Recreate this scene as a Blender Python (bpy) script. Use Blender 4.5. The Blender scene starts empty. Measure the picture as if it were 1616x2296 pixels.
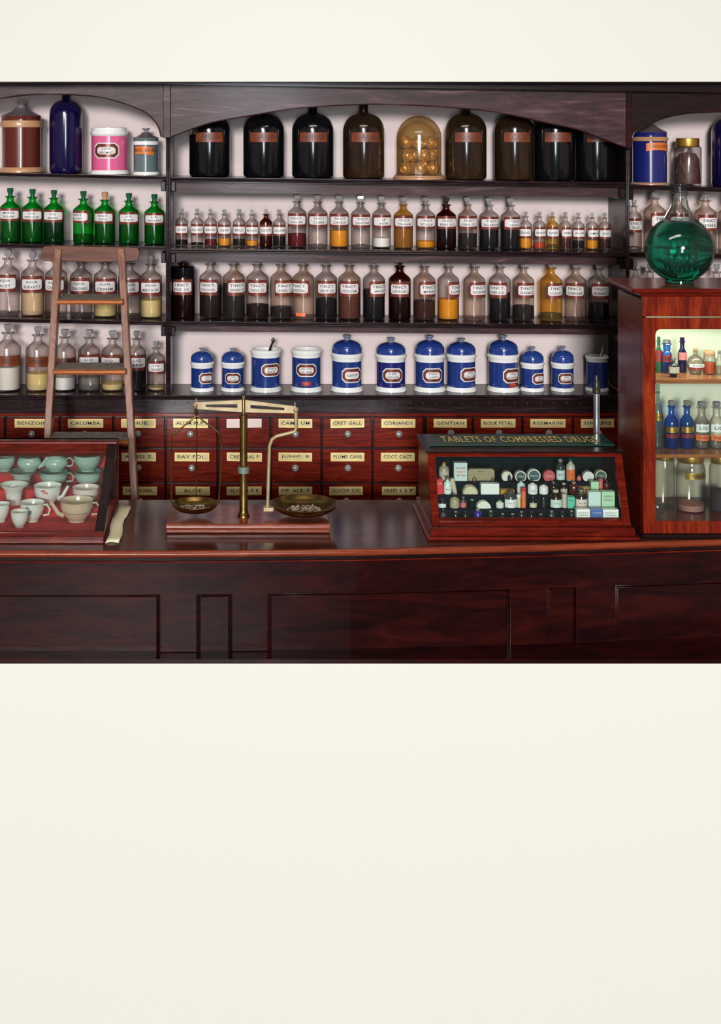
import bpy, math, random
from mathutils import Vector, Matrix
random.seed(7)
# ------------------------------------------------------------------ camera, light, exposure
F, PX, PY, ZE = 3000.0, 560.0, 300.0, 2.40      # focal (px), principal point, eye height
sc = bpy.context.scene
cam = bpy.data.cameras.new('camera'); cam_o = bpy.data.objects.new('camera', cam)
sc.collection.objects.link(cam_o); sc.camera = cam_o
cam_o.location = (0, 0, ZE); cam_o.rotation_euler = (math.pi/2, 0, 0)
cam.sensor_fit = 'VERTICAL'; cam.sensor_height = 24; cam.lens = 24*F/2296
cam.shift_x = (808-PX)/2296; cam.shift_y = -(1148-PY)/2296; cam.clip_start = .05
w = bpy.data.worlds.new('world'); sc.world = w; w.use_nodes = True
w.node_tree.nodes['Background'].inputs[0].default_value = (.92, .96, 1, 1)
w.node_tree.nodes['Background'].inputs[1].default_value = .06
sun = bpy.data.lights.new('daylight', 'SUN'); sun.energy = 2.75; sun.angle = math.radians(9); sun.color = (1, .985, .96)
so = bpy.data.objects.new('daylight', sun); sc.collection.objects.link(so)
so.rotation_euler = Vector((.10, 1, -.17)).to_track_quat('-Z', 'Y').to_euler()
st = bpy.data.lights.new('streak_fill', 'AREA'); st.shape = 'RECTANGLE'; st.size = .85; st.size_y = 2.5; st.energy = 165; st.color = (.86, .92, 1)  # unseen area light added behind the camera for tall streak highlights
sto = bpy.data.objects.new('streak_fill', st); sc.collection.objects.link(sto)
sto.location = (.08, -3.6, ZE-.05); sto.rotation_euler = (math.radians(90), 0, 0)
pl = bpy.data.lights.new('overhead_fill', 'AREA'); pl.shape = 'RECTANGLE'; pl.size = 1.6; pl.size_y = .3; pl.energy = 27; pl.color = (1, .93, .84)  # unseen fill added overhead to brighten counter, cloth and shelf tops
plo = bpy.data.objects.new('overhead_fill', pl); sc.collection.objects.link(plo); plo.location = (.2, 2.7, ZE+1.2)
vs = sc.view_settings
vs.view_transform = 'Standard'; vs.look = 'None'; vs.exposure = 0.0; vs.gamma = 1; vs.use_curve_mapping = False
sc.cycles.transparent_max_bounces = 32; sc.cycles.max_bounces = 10

# ------------------------------------------------------------------ helpers
def X_(px, Y): return (px-PX)*Y/F
def Z_(py, Y): return ZE+(PY-py)*Y/F
def P(px, py, Y): return Vector((X_(px, Y), Y, Z_(py, Y)))
def link(o): sc.collection.objects.link(o); return o
def tag(o, label=None, cat=None, group=None, kind=None):
    if label: o['label'] = label
    if cat: o['category'] = cat
    if group: o['group'] = group
    if kind: o['kind'] = kind
    return o
def thing(name, label, cat, loc, group=None):
    o = link(bpy.data.objects.new(name, None)); o.empty_display_size = .02
    o.location = loc; o['org'] = 1; del o['org']
    return tag(o, label, cat, group)
def lin(c): return tuple(((v/255)/12.92 if v/255 <= .04045 else ((v/255+.055)/1.055)**2.4) for v in c)+(1,)

TXT = {}
def text_geo(s):
    if s not in TXT:
        cu = bpy.data.curves.new('t', 'FONT'); cu.body = s; cu.resolution_u = 2; cu.space_character = 1.1; cu.offset = .014
        o = bpy.data.objects.new('t', cu); me = o.to_mesh()
        v = [(p.co.x, p.co.y) for p in me.vertices]; f = [tuple(q.vertices) for q in me.polygons]
        o.to_mesh_clear(); bpy.data.objects.remove(o)
        x0 = min(a for a, b in v); x1 = max(a for a, b in v); y0 = min(b for a, b in v); y1 = max(b for a, b in v)
        TXT[s] = ([((a-x0)/(x1-x0)-.5, (b-y0)/(y1-y0)-.5) for a, b in v], f)
    return TXT[s]

class MB:
    def __init__(s): s.v = []; s.f = []; s.m = []; s.s = []
    def add(s, vs, fs, m=0, sm=False):
        b = len(s.v); s.v += [tuple(p) for p in vs]
        for q in fs: s.f.append(tuple(b+i for i in q)); s.m.append(m); s.s.append(sm)
    def hexa(s, p, m=0):   # 0-3 bottom ring, 4-7 top ring
        s.add(p, [(3,2,1,0),(4,5,6,7),(0,1,5,4),(1,2,6,5),(2,3,7,6),(3,0,4,7)], m)
    def box(s, x0, x1, y0, y1, z0, z1, m=0):
        s.hexa([(x0,y0,z0),(x1,y0,z0),(x1,y1,z0),(x0,y1,z0),(x0,y0,z1),(x1,y0,z1),(x1,y1,z1),(x0,y1,z1)], m)
    def slab(s, q, d, m=0):  # quad q extruded by vector d
        d = Vector(d); q = [Vector(a) for a in q]
        s.hexa(q+[a+d for a in q], m)
    def lathe(s, prof, n=28, c=(0,0,0), m=0, sx=1, sy=1, rot=0):
        b = []; mats = []
        for pr in prof:
            r, z = pr[0], pr[1]; mats.append(pr[2] if len(pr) > 2 else m)
            b.append([(c[0]+r*sx*math.cos(2*math.pi*k/n+rot), c[1]+r*sy*math.sin(2*math.pi*k/n+rot), c[2]+z) for k in range(n)])
        vs = [p for ring in b for p in ring]; base = len(s.v); s.v += vs
        for i in range(len(b)-1):
            for k in range(n):
                j = (k+1) % n
                s.f.append((base+i*n+k, base+i*n+j, base+(i+1)*n+j, base+(i+1)*n+k)); s.m.append(mats[i+1]); s.s.append(True)
    def tube(s, pts, r, n=10, m=0, cap=True):
        pts = [Vector(p) for p in pts]; rs = r if isinstance(r, (list, tuple)) else [r]*len(pts)
        base = len(s.v); prev = None
        for i, p in enumerate(pts):
            t = (pts[min(i+1, len(pts)-1)]-pts[max(i-1, 0)]).normalized()
            if prev is None: u = t.orthogonal().normalized()
            else: u = (prev-t*prev.dot(t)).normalized()
            prev = u; w_ = t.cross(u)
            for k in range(n):
                a = 2*math.pi*k/n; s.v.append(tuple(p+(u*math.cos(a)+w_*math.sin(a))*rs[i]))
        for i in range(len(pts)-1):
            for k in range(n):
                j = (k+1) % n
                s.f.append((base+i*n+k, base+i*n+j, base+(i+1)*n+j, base+(i+1)*n+k)); s.m.append(m); s.s.append(True)
        if cap:
            s.f.append(tuple(base+k for k in range(n-1, -1, -1))); s.m.append(m); s.s.append(False)
            e = base+(len(pts)-1)*n; s.f.append(tuple(e+k for k in range(n))); s.m.append(m); s.s.append(False)
    def prism(s, poly, y0, y1, m=0):  # poly of (x,z)
        n = len(poly); b = len(s.v)
        s.v += [(x, y0, z) for x, z in poly]+[(x, y1, z) for x, z in poly]
        s.f.append(tuple(b+i for i in range(n))); s.m.append(m); s.s.append(False)
        s.f.append(tuple(b+n+i for i in range(n-1, -1, -1))); s.m.append(m); s.s.append(False)
        for i in range(n):
            j = (i+1) % n; s.f.append((b+j, b+i, b+n+i, b+n+j)); s.m.append(m); s.s.append(False)
    def patch(s, R, a0, a1, z0, z1, m=0, n=10, c=(0,0)):  # faces -Y at a=0
        b = len(s.v)
        for i in range(n+1):
            a = a0+(a1-a0)*i/n
            for z in (z0, z1): s.v.append((c[0]+R*math.sin(a), c[1]-R*math.cos(a), z))
        for i in range(n): s.f.append((b+2*i, b+2*i+2, b+2*i+3, b+2*i+1)); s.m.append(m); s.s.append(True)
    def octpatch(s, R, a0, a1, z0, z1, ch, m=0, n=12):  # patch with cut corners (ch metres)
        b = len(s.v); ca = ch/R
        for i in range(n+1):
            a = a0+(a1-a0)*i/n; d = min(a-a0, a1-a); k = max(0, 1-d/ca) if ca > 0 else 0
            for z in (z0+ch*k, z1-ch*k): s.v.append((R*math.sin(a), -R*math.cos(a), z))
        for i in range(n): s.f.append((b+2*i, b+2*i+2, b+2*i+3, b+2*i+1)); s.m.append(m); s.s.append(True)
    def text(s, t, cx, cz, W, H, y=0, m=0, R=None, a=0):
        v, f = text_geo(t)
        if R: vs = [(R*math.sin(a+(cx+p*W)/R), -R*math.cos(a+(cx+p*W)/R), cz+q*H) for p, q in v]
        else: vs = [(cx+p*W, y, cz+q*H) for p, q in v]
        s.add(vs, f, m)
    def mesh(s, name, mats):
        me = bpy.data.meshes.new(name); me.from_pydata(s.v, [], s.f)
        for mt in mats: me.materials.append(mt)
        me.polygons.foreach_set('material_index', s.m); me.polygons.foreach_set('use_smooth', s.s)
        me.update(); me.set_sharp_from_angle(angle=math.radians(38)) if any(s.s) else None
        return me
    def build(s, name, mats, parent=None, off=None, bevel=0, kind=None):
        if not isinstance(mats, (list, tuple)): mats = [mats]
        if off is None and parent is not None: off = root_loc(parent)
        if off is not None: s.v = [(a-off[0], b-off[1], c-off[2]) for a, b, c in s.v]
        o = link(bpy.data.objects.new(name, s.mesh(name, mats)))
        if parent is not None: o.parent = parent
        if kind: o['kind'] = kind
        if bevel:
            b = o.modifiers.new('bevel', 'BEVEL'); b.width = bevel; b.segments = 2; b.limit_method = 'ANGLE'
        return o
def root_loc(o):
    v = Vector(o.location)
    while o.parent: o = o.parent; v += Vector(o.location)
    return v
def cached(name, me, parent):
    o = link(bpy.data.objects.new(name, me)); o.parent = parent; return o
L0 = (0, 0, 0)

# ------------------------------------------------------------------ materials
M = {}
def nt(name):
    m = bpy.data.materials.new(name); m.use_nodes = True; t = m.node_tree; t.nodes.clear()
    out = t.nodes.new('ShaderNodeOutputMaterial'); M[name] = m; return m, t, out
def pbr(name, col, rough=.5, metal=0, spec=.5, coat=0, sc_=0, col2=None, bump=0):
    m, t, out = nt(name); b = t.nodes.new('ShaderNodeBsdfPrincipled'); t.links.new(b.outputs[0], out.inputs[0])
    b.inputs['Base Color'].default_value = lin(col); b.inputs['Roughness'].default_value = rough
    b.inputs['Metallic'].default_value = metal; b.inputs['Specular IOR Level'].default_value = spec; b.inputs['Coat Weight'].default_value = coat
    if sc_:
        tc = t.nodes.new('ShaderNodeTexCoord'); n = t.nodes.new('ShaderNodeTexNoise'); n.inputs['Scale'].default_value = sc_; n.inputs['Detail'].default_value = 5
        t.links.new(tc.outputs['Object'], n.inputs['Vector'])
        if col2:
            r = t.nodes.new('ShaderNodeValToRGB'); r.color_ramp.elements[0].position = .35; r.color_ramp.elements[1].position = .68
            r.color_ramp.elements[0].color = lin(col); r.color_ramp.elements[1].color = lin(col2)
            t.links.new(n.outputs[0], r.inputs[0]); t.links.new(r.outputs[0], b.inputs['Base Color'])
        if bump:
            bp = t.nodes.new('ShaderNodeBump'); bp.inputs['Strength'].default_value = bump; bp.inputs['Distance'].default_value = .002
            t.links.new(n.outputs[0], bp.inputs['Height']); t.links.new(bp.outputs[0], b.inputs['Normal'])
    return m
def wood(name, stops, scale=(3, 3, 30), nscale=4, rough=.35, coat=.3, bump=.15, spec=.5, dist=1.2):
    m, t, out = nt(name); b = t.nodes.new('ShaderNodeBsdfPrincipled'); t.links.new(b.outputs[0], out.inputs[0])
    tc = t.nodes.new('ShaderNodeTexCoord'); mp = t.nodes.new('ShaderNodeMapping'); mp.inputs['Scale'].default_value = scale
    n = t.nodes.new('ShaderNodeTexNoise'); n.inputs['Scale'].default_value = nscale; n.inputs['Detail'].default_value = 8
    n.inputs['Roughness'].default_value = .65; n.inputs['Distortion'].default_value = dist
    r = t.nodes.new('ShaderNodeValToRGB')
    while len(r.color_ramp.elements) < len(stops): r.color_ramp.elements.new(.5)
    for e, (p, c) in zip(r.color_ramp.elements, stops): e.position = p; e.color = lin(c)
    t.links.new(tc.outputs['Object'], mp.inputs[0]); t.links.new(mp.outputs[0], n.inputs['Vector'])
    t.links.new(n.outputs[0], r.inputs[0]); t.links.new(r.outputs[0], b.inputs['Base Color'])
    b.inputs['Roughness'].default_value = .42 if name == 'fascia_wood' else rough*.72; b.inputs['Coat Weight'].default_value = coat*.3; b.inputs['Coat Roughness'].default_value = .12
    b.inputs['Specular IOR Level'].default_value = spec*.36
    bp = t.nodes.new('ShaderNodeBump'); bp.inputs['Strength'].default_value = bump; bp.inputs['Distance'].default_value = .003
    t.links.new(n.outputs[0], bp.inputs['Height']); t.links.new(bp.outputs[0], b.inputs['Normal'])
    return m
def glass(name, tint, edge, haze=.06, hazecol=(170, 170, 175), gloss=.05, g2=.5, rough=.14):
    m, t, out = nt(name); N = t.nodes.new
    lw = N('ShaderNodeLayerWeight'); lw.inputs[0].default_value = .42
    mc = N('ShaderNodeMix'); mc.data_type = 'RGBA'; mc.inputs[6].default_value = lin(tint); mc.inputs[7].default_value = lin(edge)
    t.links.new(lw.outputs['Facing'], mc.inputs[0])
    tr = N('ShaderNodeBsdfTransparent'); t.links.new(mc.outputs[2], tr.inputs[0])
    df = N('ShaderNodeBsdfDiffuse'); df.inputs[0].default_value = lin(hazecol)
    m1 = N('ShaderNodeMixShader'); m1.inputs[0].default_value = haze; t.links.new(tr.outputs[0], m1.inputs[1]); t.links.new(df.outputs[0], m1.inputs[2])
    gl = N('ShaderNodeBsdfGlossy'); gl.inputs['Roughness'].default_value = rough
    pw = N('ShaderNodeMath'); pw.operation = 'POWER'; pw.inputs[1].default_value = 4; t.links.new(lw.outputs['Facing'], pw.inputs[0])
    ma = N('ShaderNodeMath'); ma.operation = 'MULTIPLY_ADD'; ma.inputs[1].default_value = g2; ma.inputs[2].default_value = gloss; t.links.new(pw.outputs[0], ma.inputs[0])
    m2 = N('ShaderNodeMixShader'); t.links.new(ma.outputs[0], m2.inputs[0]); t.links.new(m1.outputs[0], m2.inputs[1]); t.links.new(gl.outputs[0], m2.inputs[2])
    t.links.new(m2.outputs[0], out.inputs[0]); return m

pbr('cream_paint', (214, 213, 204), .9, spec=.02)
pbr('cream_plinth', (219, 217, 208), .9, spec=.02)  # same cream again, its tone shifted to offset uneven light between the walls
pbr('plaster', (204, 188, 186), .9, spec=.1, sc_=5, col2=(212, 196, 193))
wood('shelf_wood', [(.3, (16, 9, 11)), (.52, (32, 19, 22)), (.75, (62, 44, 50))], (2, 6, 30), 3, .32)
wood('fascia_wood', [(.28, (24, 9, 10)), (.45, (46, 20, 22)), (.58, (66, 38, 42)), (.75, (104, 82, 90))], (1.2, 6, 9), 2.2, .3, dist=2.5)  # grey-lilac stop paints the streaky sheen into the grain
wood('dark_wood', [(.3, (14, 6, 8)), (.55, (28, 10, 11)), (.75, (48, 20, 18))], (3, 6, 20), 3, .35)
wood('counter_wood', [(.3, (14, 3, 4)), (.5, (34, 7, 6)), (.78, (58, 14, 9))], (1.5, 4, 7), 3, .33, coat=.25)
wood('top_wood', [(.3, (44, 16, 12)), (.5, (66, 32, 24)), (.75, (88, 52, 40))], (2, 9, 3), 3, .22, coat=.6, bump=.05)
wood('nosing_wood', [(.3, (92, 36, 20)), (.6, (128, 56, 34)), (.8, (150, 78, 50))], (2, 6, 30), 3, .3, coat=.4)
wood('drawer_wood', [(.3, (58, 8, 6)), (.5, (92, 20, 10)), (.75, (124, 40, 18))], (3, 5, 26), 2.5, .32, coat=.25)
wood('flame_wood', [(.3, (62, 10, 8)), (.5, (104, 28, 12)), (.75, (150, 56, 22))], (14, 5, 2.2), 2.2, .3, coat=.4)
wood('case_wood', [(.3, (54, 8, 6)), (.5, (88, 18, 8)), (.78, (120, 34, 14))], (3, 5, 22), 3, .3, coat=.4)
wood('ladder_wood', [(.3, (96, 62, 48)), (.55, (130, 90, 72)), (.78, (162, 122, 106))], (9, 9, 1.2), 4, .45, coat=.2)
wood('ladder_cross', [(.3, (70, 36, 26)), (.55, (100, 56, 38)), (.78, (130, 82, 60))], (1.5, 6, 14), 3, .4, coat=.25)
wood('ladder_front', [(.3, (130, 66, 26)), (.6, (168, 92, 44)), (.8, (190, 120, 70))], (2, 6, 20), 3, .4, coat=.3)
pbr('tread_pad', (112, 102, 94), .8, sc_=60, col2=(146, 134, 124), bump=.4)
wood('scale_wood', [(.3, (92, 40, 28)), (.55, (124, 60, 42)), (.8, (150, 84, 64))], (2, 6, 16), 3, .2, coat=.7)
pbr('brass', (150, 120, 70), .28, 1, sc_=20, col2=(176, 146, 96))
pbr('old_brass', (118, 92, 50), .32, 1, sc_=30, col2=(150, 122, 70))
pbr('pale_brass', (176, 160, 126), .5, .45, sc_=30, col2=(150, 132, 98))
pbr('gold_leaf', (236, 190, 120), .3, .55, sc_=90, col2=(180, 130, 70))
pbr('gold_cap', (196, 156, 76), .35, .9)
pbr('steel', (180, 184, 188), .3, .9, sc_=30, col2=(140, 145, 150))
pbr('wire', (60, 58, 50), .4, .6)
pbr('verdigris', (110, 125, 112), .6, .3)
pbr('white_glaze', (222, 222, 220), .2, coat=.5)
pbr('blue_glaze', (26, 42, 104), .2, coat=.5, sc_=6, col2=(32, 60, 124))
pbr('deep_blue_glaze', (24, 30, 96), .2, coat=.5)
pbr('lid_blue', (28, 50, 116), .2, coat=.5, sc_=8, col2=(42, 74, 142))
pbr('pink_glaze', (208, 90, 136), .2, coat=.5)
pbr('brown_glaze', (84, 30, 20), .2, coat=.6)
pbr('tan_glaze', (176, 130, 96), .3)
pbr('grey_glaze', (86, 102, 104), .2, coat=.5)
pbr('lid_grey', (96, 84, 88), .25, coat=.4)
pbr('pale_stone', (196, 186, 164), .35)
pbr('orange_ribbon', (210, 112, 40), .4, sc_=40, col2=(180, 86, 30))
pbr('faded_ribbon', (124, 58, 28), .4, sc_=30, col2=(84, 40, 20))
pbr('label_white', (206, 202, 200), .35, coat=.3)
pbr('label_red', (134, 36, 36), .35, coat=.3)
pbr('label_gold', (118, 66, 48), .3, .3, sc_=60, col2=(84, 36, 32))
pbr('card_yellow', (216, 198, 140), .3, coat=.5, sc_=25, col2=(190, 172, 120))
pbr('card_edge', (236, 206, 130), .3, .4)
pbr('ink', (26, 24, 28), .6)
pbr('soft_ink', (96, 92, 96), .6)
pbr('red_ink', (204, 60, 50), .6)
pbr('gold_ink', (196, 172, 96), .5)
pbr('knob_glass', (150, 150, 150), .12, .35, coat=.5)
pbr('green_board', (24, 56, 44), .3, coat=.5)
pbr('case_dark', (10, 26, 26), .85, spec=.08)
pbr('case_edge', (20, 20, 38), .8, spec=.1)
pbr('red_cloth', (178, 30, 36), .85, sc_=40, col2=(196, 48, 50), bump=.3)
pbr('cabinet_lining', (216, 220, 196), .7)
wood('cab_shelf', [(.3, (120, 70, 36)), (.6, (158, 98, 56)), (.8, (176, 120, 74))], (2, 6, 20), 3, .4)
pbr('celadon', (158, 182, 168), .2, coat=.6)
pbr('pale_celadon', (178, 198, 184), .2, coat=.6)
pbr('china_white', (224, 222, 214), .2, coat=.6)
pbr('china_beige', (206, 184, 156), .2, coat=.6)
pbr('china_pink', (222, 204, 196), .2, coat=.6)
pbr('china_blueprint', (120, 128, 152), .3)
pbr('brown_line', (120, 84, 66), .4)
pbr('cork', (176, 130, 96), .8)
pbr('black_plastic', (20, 20, 24), .3)
pbr('herb', (150, 130, 112), .9, sc_=60, col2=(196, 182, 168))
pbr('reflection_cream', (236, 230, 196), .5, sc_=12, col2=(220, 214, 168))
pbr('dark_content', (60, 34, 30), .5, sc_=50, col2=(96, 60, 54))
pbr('white_sheen', (238, 236, 232), .3)
for nm, c in dict(tin_white=(222,226,214), tin_grey=(70,92,92), tin_red=(200,84,92), tin_tan=(160,148,116), tin_cream=(206,198,160), box_pale=(200,224,216),
    box_white=(226,232,226), box_red=(214,42,48), box_orange=(226,112,60), box_blue=(74,104,168), box_teal=(96,190,164), box_yellow=(170,132,44), box_pink=(206,110,110),
    pale_green_box=(176,216,176), cap_green=(60,190,60), cap_teal=(70,160,150), tube_tan=(196,184,168), purple=(50,30,130), orange_powder=(206,86,36), ivory=(170,160,134)).items():
    pbr(nm, c, .35, coat=.2)
glass('clear_glass', (246, 242, 239), (134, 132, 136), .012, (170, 168, 170), .045)
glass('bell_glass', (235, 225, 200), (190, 160, 110), .05, (220, 190, 140), .05)
glass('pane_glass', (246, 249, 247), (230, 236, 234), .006, (180, 190, 190), .02, .2)
glass('green_glass', (70, 226, 120), (8, 90, 46), .05, (20, 140, 60), .05)
glass('grey_green_glass', (196, 214, 200), (110, 136, 120), .1)
glass('blue_glass', (110, 176, 245), (30, 70, 160), .1, (50, 110, 190), .06)
glass('amber_glass', (196, 120, 60), (96, 48, 24), .08, (130, 70, 30), .06)
glass('tinct_glass', (170, 84, 66), (60, 20, 20), .05, (90, 40, 30), .05)
glass('yellow_glass', (244, 218, 150), (180, 140, 70), .10, (200, 165, 90), .045)
glass('hazy_glass', (245, 237, 230), (146, 137, 132), .03, (176, 160, 150), .045)
glass('flask_glass', (240, 243, 241), (150, 160, 155), .01, (170, 172, 170), .025, .2, .08)
LQ = dict(black=((10, 8, 12), (6, 5, 8), .9, (12, 9, 14)), brown=((60, 20, 14), (20, 8, 8), .85, (34, 14, 13)), redbrown=((110, 28, 20), (40, 8, 8), .55, (70, 20, 16)),
    red=((200, 50, 50), (110, 16, 20), .5, (120, 20, 26)), amber=((255, 224, 130), (255, 170, 50), .6, (255, 176, 40)), orange=((250, 140, 90), (220, 90, 50), .4, (230, 100, 50)),
    straw=((255, 244, 200), (240, 216, 140), .55, (255, 236, 170)), white=((250, 250, 250), (230, 230, 230), .9, (246, 246, 244)), peach=((255, 240, 215), (230, 200, 170), .45, (252, 228, 190)),
    green=((60, 190, 90), (6, 90, 46), .35, (8, 110, 50)), darkgreen=((14, 40, 34), (4, 12, 20), .85, (8, 14, 22)), clear=((232, 232, 228), (190, 190, 186), .15, (210, 210, 206)),
    blue=((40, 60, 190), (16, 20, 90), .5, (24, 34, 130)), yellowbrown=((205, 150, 84), (140, 90, 44), .5, (170, 116, 60)), hyos=((150, 88, 64), (70, 34, 26), .6, (110, 60, 46)),
    powder=((236, 232, 224), (220, 216, 208), .95, (232, 228, 220)), lavpink=((250, 200, 180), (225, 160, 140), .5, (240, 190, 170)), teal=((6, 150, 112), (2, 70, 56), .30, (4, 120, 92)),
    rust=((206, 86, 36), (180, 70, 30), .97, (206, 86, 36)), dried=((70, 60, 60), (40, 36, 40), .95, (66, 60, 64)))
for k, (a, b_, h, d) in LQ.items(): glass('liq_'+k, a, b_, h, d, .03, .1)

# ------------------------------------------------------------------ the setting
YW, YS = 4.86, 4.65      # plaster wall, shelf front edges
XL, XR = -1.9, 2.3
def struct(name, mb, mat, bevel=0): 
    o = mb.build(name, mat, None, None, bevel); o['kind'] = 'structure'; return o
m = MB(); m.box(XL, XR, YW, YW+.1, 0, ZE+1.3); struct('wall_back', m, M['plaster'])
m = MB(); m.box(XL, XR, -.6, YW+.1, -.08, 0); struct('floor', m, M['dark_wood'])
m = MB(); m.box(XL, XR, 1.2, YW+.1, ZE+1.3, ZE+1.38); struct('ceiling', m, M['dark_wood'])
YB = 4.50
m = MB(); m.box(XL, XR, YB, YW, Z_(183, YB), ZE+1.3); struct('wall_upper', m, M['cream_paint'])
YP = 3.56
zpl = Z_(1478, YP)
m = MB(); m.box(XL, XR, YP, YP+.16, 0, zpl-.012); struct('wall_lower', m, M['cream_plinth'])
m = MB(); m.box(XL, XR, YP, YP+.24, zpl-.012, zpl); struct('trim_1', m, M['counter_wood'])
m = MB(); m.box(XL-.08, XL, .4, YW+.1, 0, ZE+1.0); struct('wall_left', m, M['plaster'])
m = MB(); m.box(XR, XR+.08, .4, YW+.1, 0, ZE+1.0); struct('wall_right', m, M['plaster'])

# ------------------------------------------------------------------ shelving
class Line:
    def __init__(s, a, ya, b, yb, Y=YS): s.x0 = X_(a, Y); s.z0 = Z_(ya, Y); s.k = (Z_(yb, Y)-s.z0)/(X_(b, Y)-s.x0)
    def z(s, X): return s.z0+s.k*(X-s.x0)
SL = [Line(0, 387, 370, 395), Line(0, 547, 370, 553), Line(0, 714, 370, 721)]
SC = [Line(385, 397, 1400, 409), Line(385, 557, 1400, 566), Line(385, 720, 1400, 728)]
SR = [Line(1412, 414, 1616, 420), Line(1412, 565, 1616, 569), Line(1412, 727, 1616, 729)]
LEDGE = Line(0, 886, 1400, 886)
shv = thing('wall_shelving', 'dark wooden arched wall shelving of three bays holding bottles and jars', 'shelving', (0, YS, Z_(886, YS)))
def shelf(ln, pa, pb, th, name='shelf'):
    m = MB(); xa, xb = X_(pa, YS), X_(pb, YS); za, zb = ln.z(xa), ln.z(xb)
    m.hexa([(xa,YS,za-th),(xb,YS,zb-th),(xb,YW-.001,zb-th),(xa,YW-.001,za-th),(xa,YS,za),(xb,YS,zb),(xb,YW-.001,zb),(xa,YW-.001,za)])
    for k in (.3, .7):   # reeded front edge
        m.tube([(xa, YS-.001, za-th*k), (xb, YS-.001, zb-th*k)], th*.2, 8)
    m.build(name, M['shelf_wood'], shv)
for l in SL: shelf(l, -230, 371, .013)
for l in SC: shelf(l, 383, 1402, .0165)
for l in SR: shelf(l, 1411, 1850, .0165)
def batten(ln, pa, pb, d0, h):
    m = MB(); Y0 = YS+.035; xa, xb = X_(pa, Y0), X_(pb, Y0); za, zb = ln.z(xa)-d0, ln.z(xb)-d0
    m.hexa([(xa,Y0,za-h),(xb,Y0,zb-h),(xb,Y0+.02,zb-h),(xa,Y0+.02,za-h),(xa,Y0,za),(xb,Y0,zb),(xb,Y0+.02,zb),(xa,Y0+.02,za)])
    m.build('batten', M['fascia_wood'], shv)
batten(SC[0], 384, 1401, .0165, .038); batten(SC[1], 384, 1401, .0165, .030); batten(SC[2], 384, 1401, .0165, .024)
# uprights
def upright(pa, pb, ytop, ybot, Y0=YS-.015):
    m = MB(); m.box(X_(pa, Y0), X_(pb, Y0), Y0, YW-.001, Z_(ybot, Y0), Z_(ytop, Y0)); 
    for q in (.3, .7): 
        x = X_(pa+(pb-pa)*q, Y0); m.tube([(x, Y0, Z_(ybot, Y0)), (x, Y0, Z_(ytop, Y0))], .004, 8)
    m.build('upright', M['shelf_wood'], shv, bevel=.001)
upright(371.5, 382.5, 300, 886); upright(1402, 1411, 250, 886)
def bracket(pa, pb, y0, y1):
    m = MB(); Y0 = YS+.01; m.box(X_(pa, Y0), X_(pb, Y0), Y0, YW-.002, Z_(y1, Y0), Z_(y0, Y0)); m.build('bracket', M['dark_wood'], shv, bevel=.002)
for y in (406, 567, 731): bracket(361, 371, y, y+23); bracket(383, 393, y+2, y+23)
for y in (422, 579, 741): bracket(1388, 1401.5, y, y+24); bracket(1411.5, 1420, y+2, y+26)
# arched fascia
YF = 4.605
def arch(pts, x0, x1, mat='fascia_wood'):
    m = MB(); top = Z_(160, YF)
    q = [(X_(a, YF), Z_(b, YF)) for a, b in pts]
    # quads columns so concave outline is clean
    for (xa, za), (xb, zb) in zip(q[:-1], q[1:]):
        if abs(xb-xa) < 1e-6: continue
        m.hexa([(xa,YF,za),(xb,YF,zb),(xb,YF+.022,zb),(xa,YF+.022,za),(xa,YF,top),(xb,YF,top),(xb,YF+.022,top),(xa,YF+.022,top)])
    m.tube([(a, YF-.001, b+.002) for a, b in q], .0022, 6)
    return m.build('arched_fascia', M[mat], shv)
def smooth(pts, n=6):
    out = []
    for i in range(len(pts)-1):
        p0 = pts[max(i-1, 0)]; p1 = pts[i]; p2 = pts[i+1]; p3 = pts[min(i+2, len(pts)-1)]
        for k in range(n):
            t = k/n; f = lambda a, b, c, d: .5*((2*b)+(-a+c)*t+(2*a-5*b+4*c-d)*t*t+(-a+3*b-3*c+d)*t**3)
            x = f(p0[0], p1[0], p2[0], p3[0]); x = max(x, out[-1][0]+.05) if out else x
            out.append((x, f(p0[1], p1[1], p2[1], p3[1])))
    return out+[pts[-1]]
arch(smooth([(-260, 300), (-150, 260), (-60, 234), (0, 222), (50, 215), (99, 212), (148, 213), (223, 219), (285, 236), (325, 253), (346, 272), (356, 289), (361, 308)])+[(368, 308)], 0, 0)
arch(smooth([(381, 309), (429, 291), (478, 275), (544, 263), (599, 254), (665, 244), (731, 239), (829, 235), (890, 236), (964, 239), (1068, 247), (1137, 257), (1206, 272), (1293, 291), (1362, 316), (1402, 331)]), 0, 0)
arch(smooth([(1413, 333), (1420, 302), (1440, 287), (1462, 277), (1492, 265), (1536, 256), (1580, 253), (1650, 253), (1760, 265), (1850, 290)]), 0, 0, 'dark_wood')
m = MB(); m.box(X_(366, YF), X_(382.5, YF), YF-.012, YF+.02, Z_(309, YF), Z_(160, YF)); m.build('fascia_post', M['fascia_wood'], shv, bevel=.002)
m = MB(); m.box(X_(1402, YF), X_(1415, YF), YF-.012, YF+.02, Z_(333, YF), Z_(160, YF)); m.build('fascia_post', M['counter_wood'], shv, bevel=.002)
m = MB(); a, b = X_(-260, 4.57), X_(1850, 4.57)
z0 = Z_(180, 4.57); z1 = Z_(211, 4.57)
m.hexa([(a,4.57,z0),(b,4.57,z1),(b,4.60,z1),(a,4.60,z0),(a,4.57,Z_(150,4.57)),(b,4.57,Z_(150,4.57)),(b,4.60,Z_(150,4.57)),(a,4.60,Z_(150,4.57))])
m.build('cornice', M['dark_wood'], shv)
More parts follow.
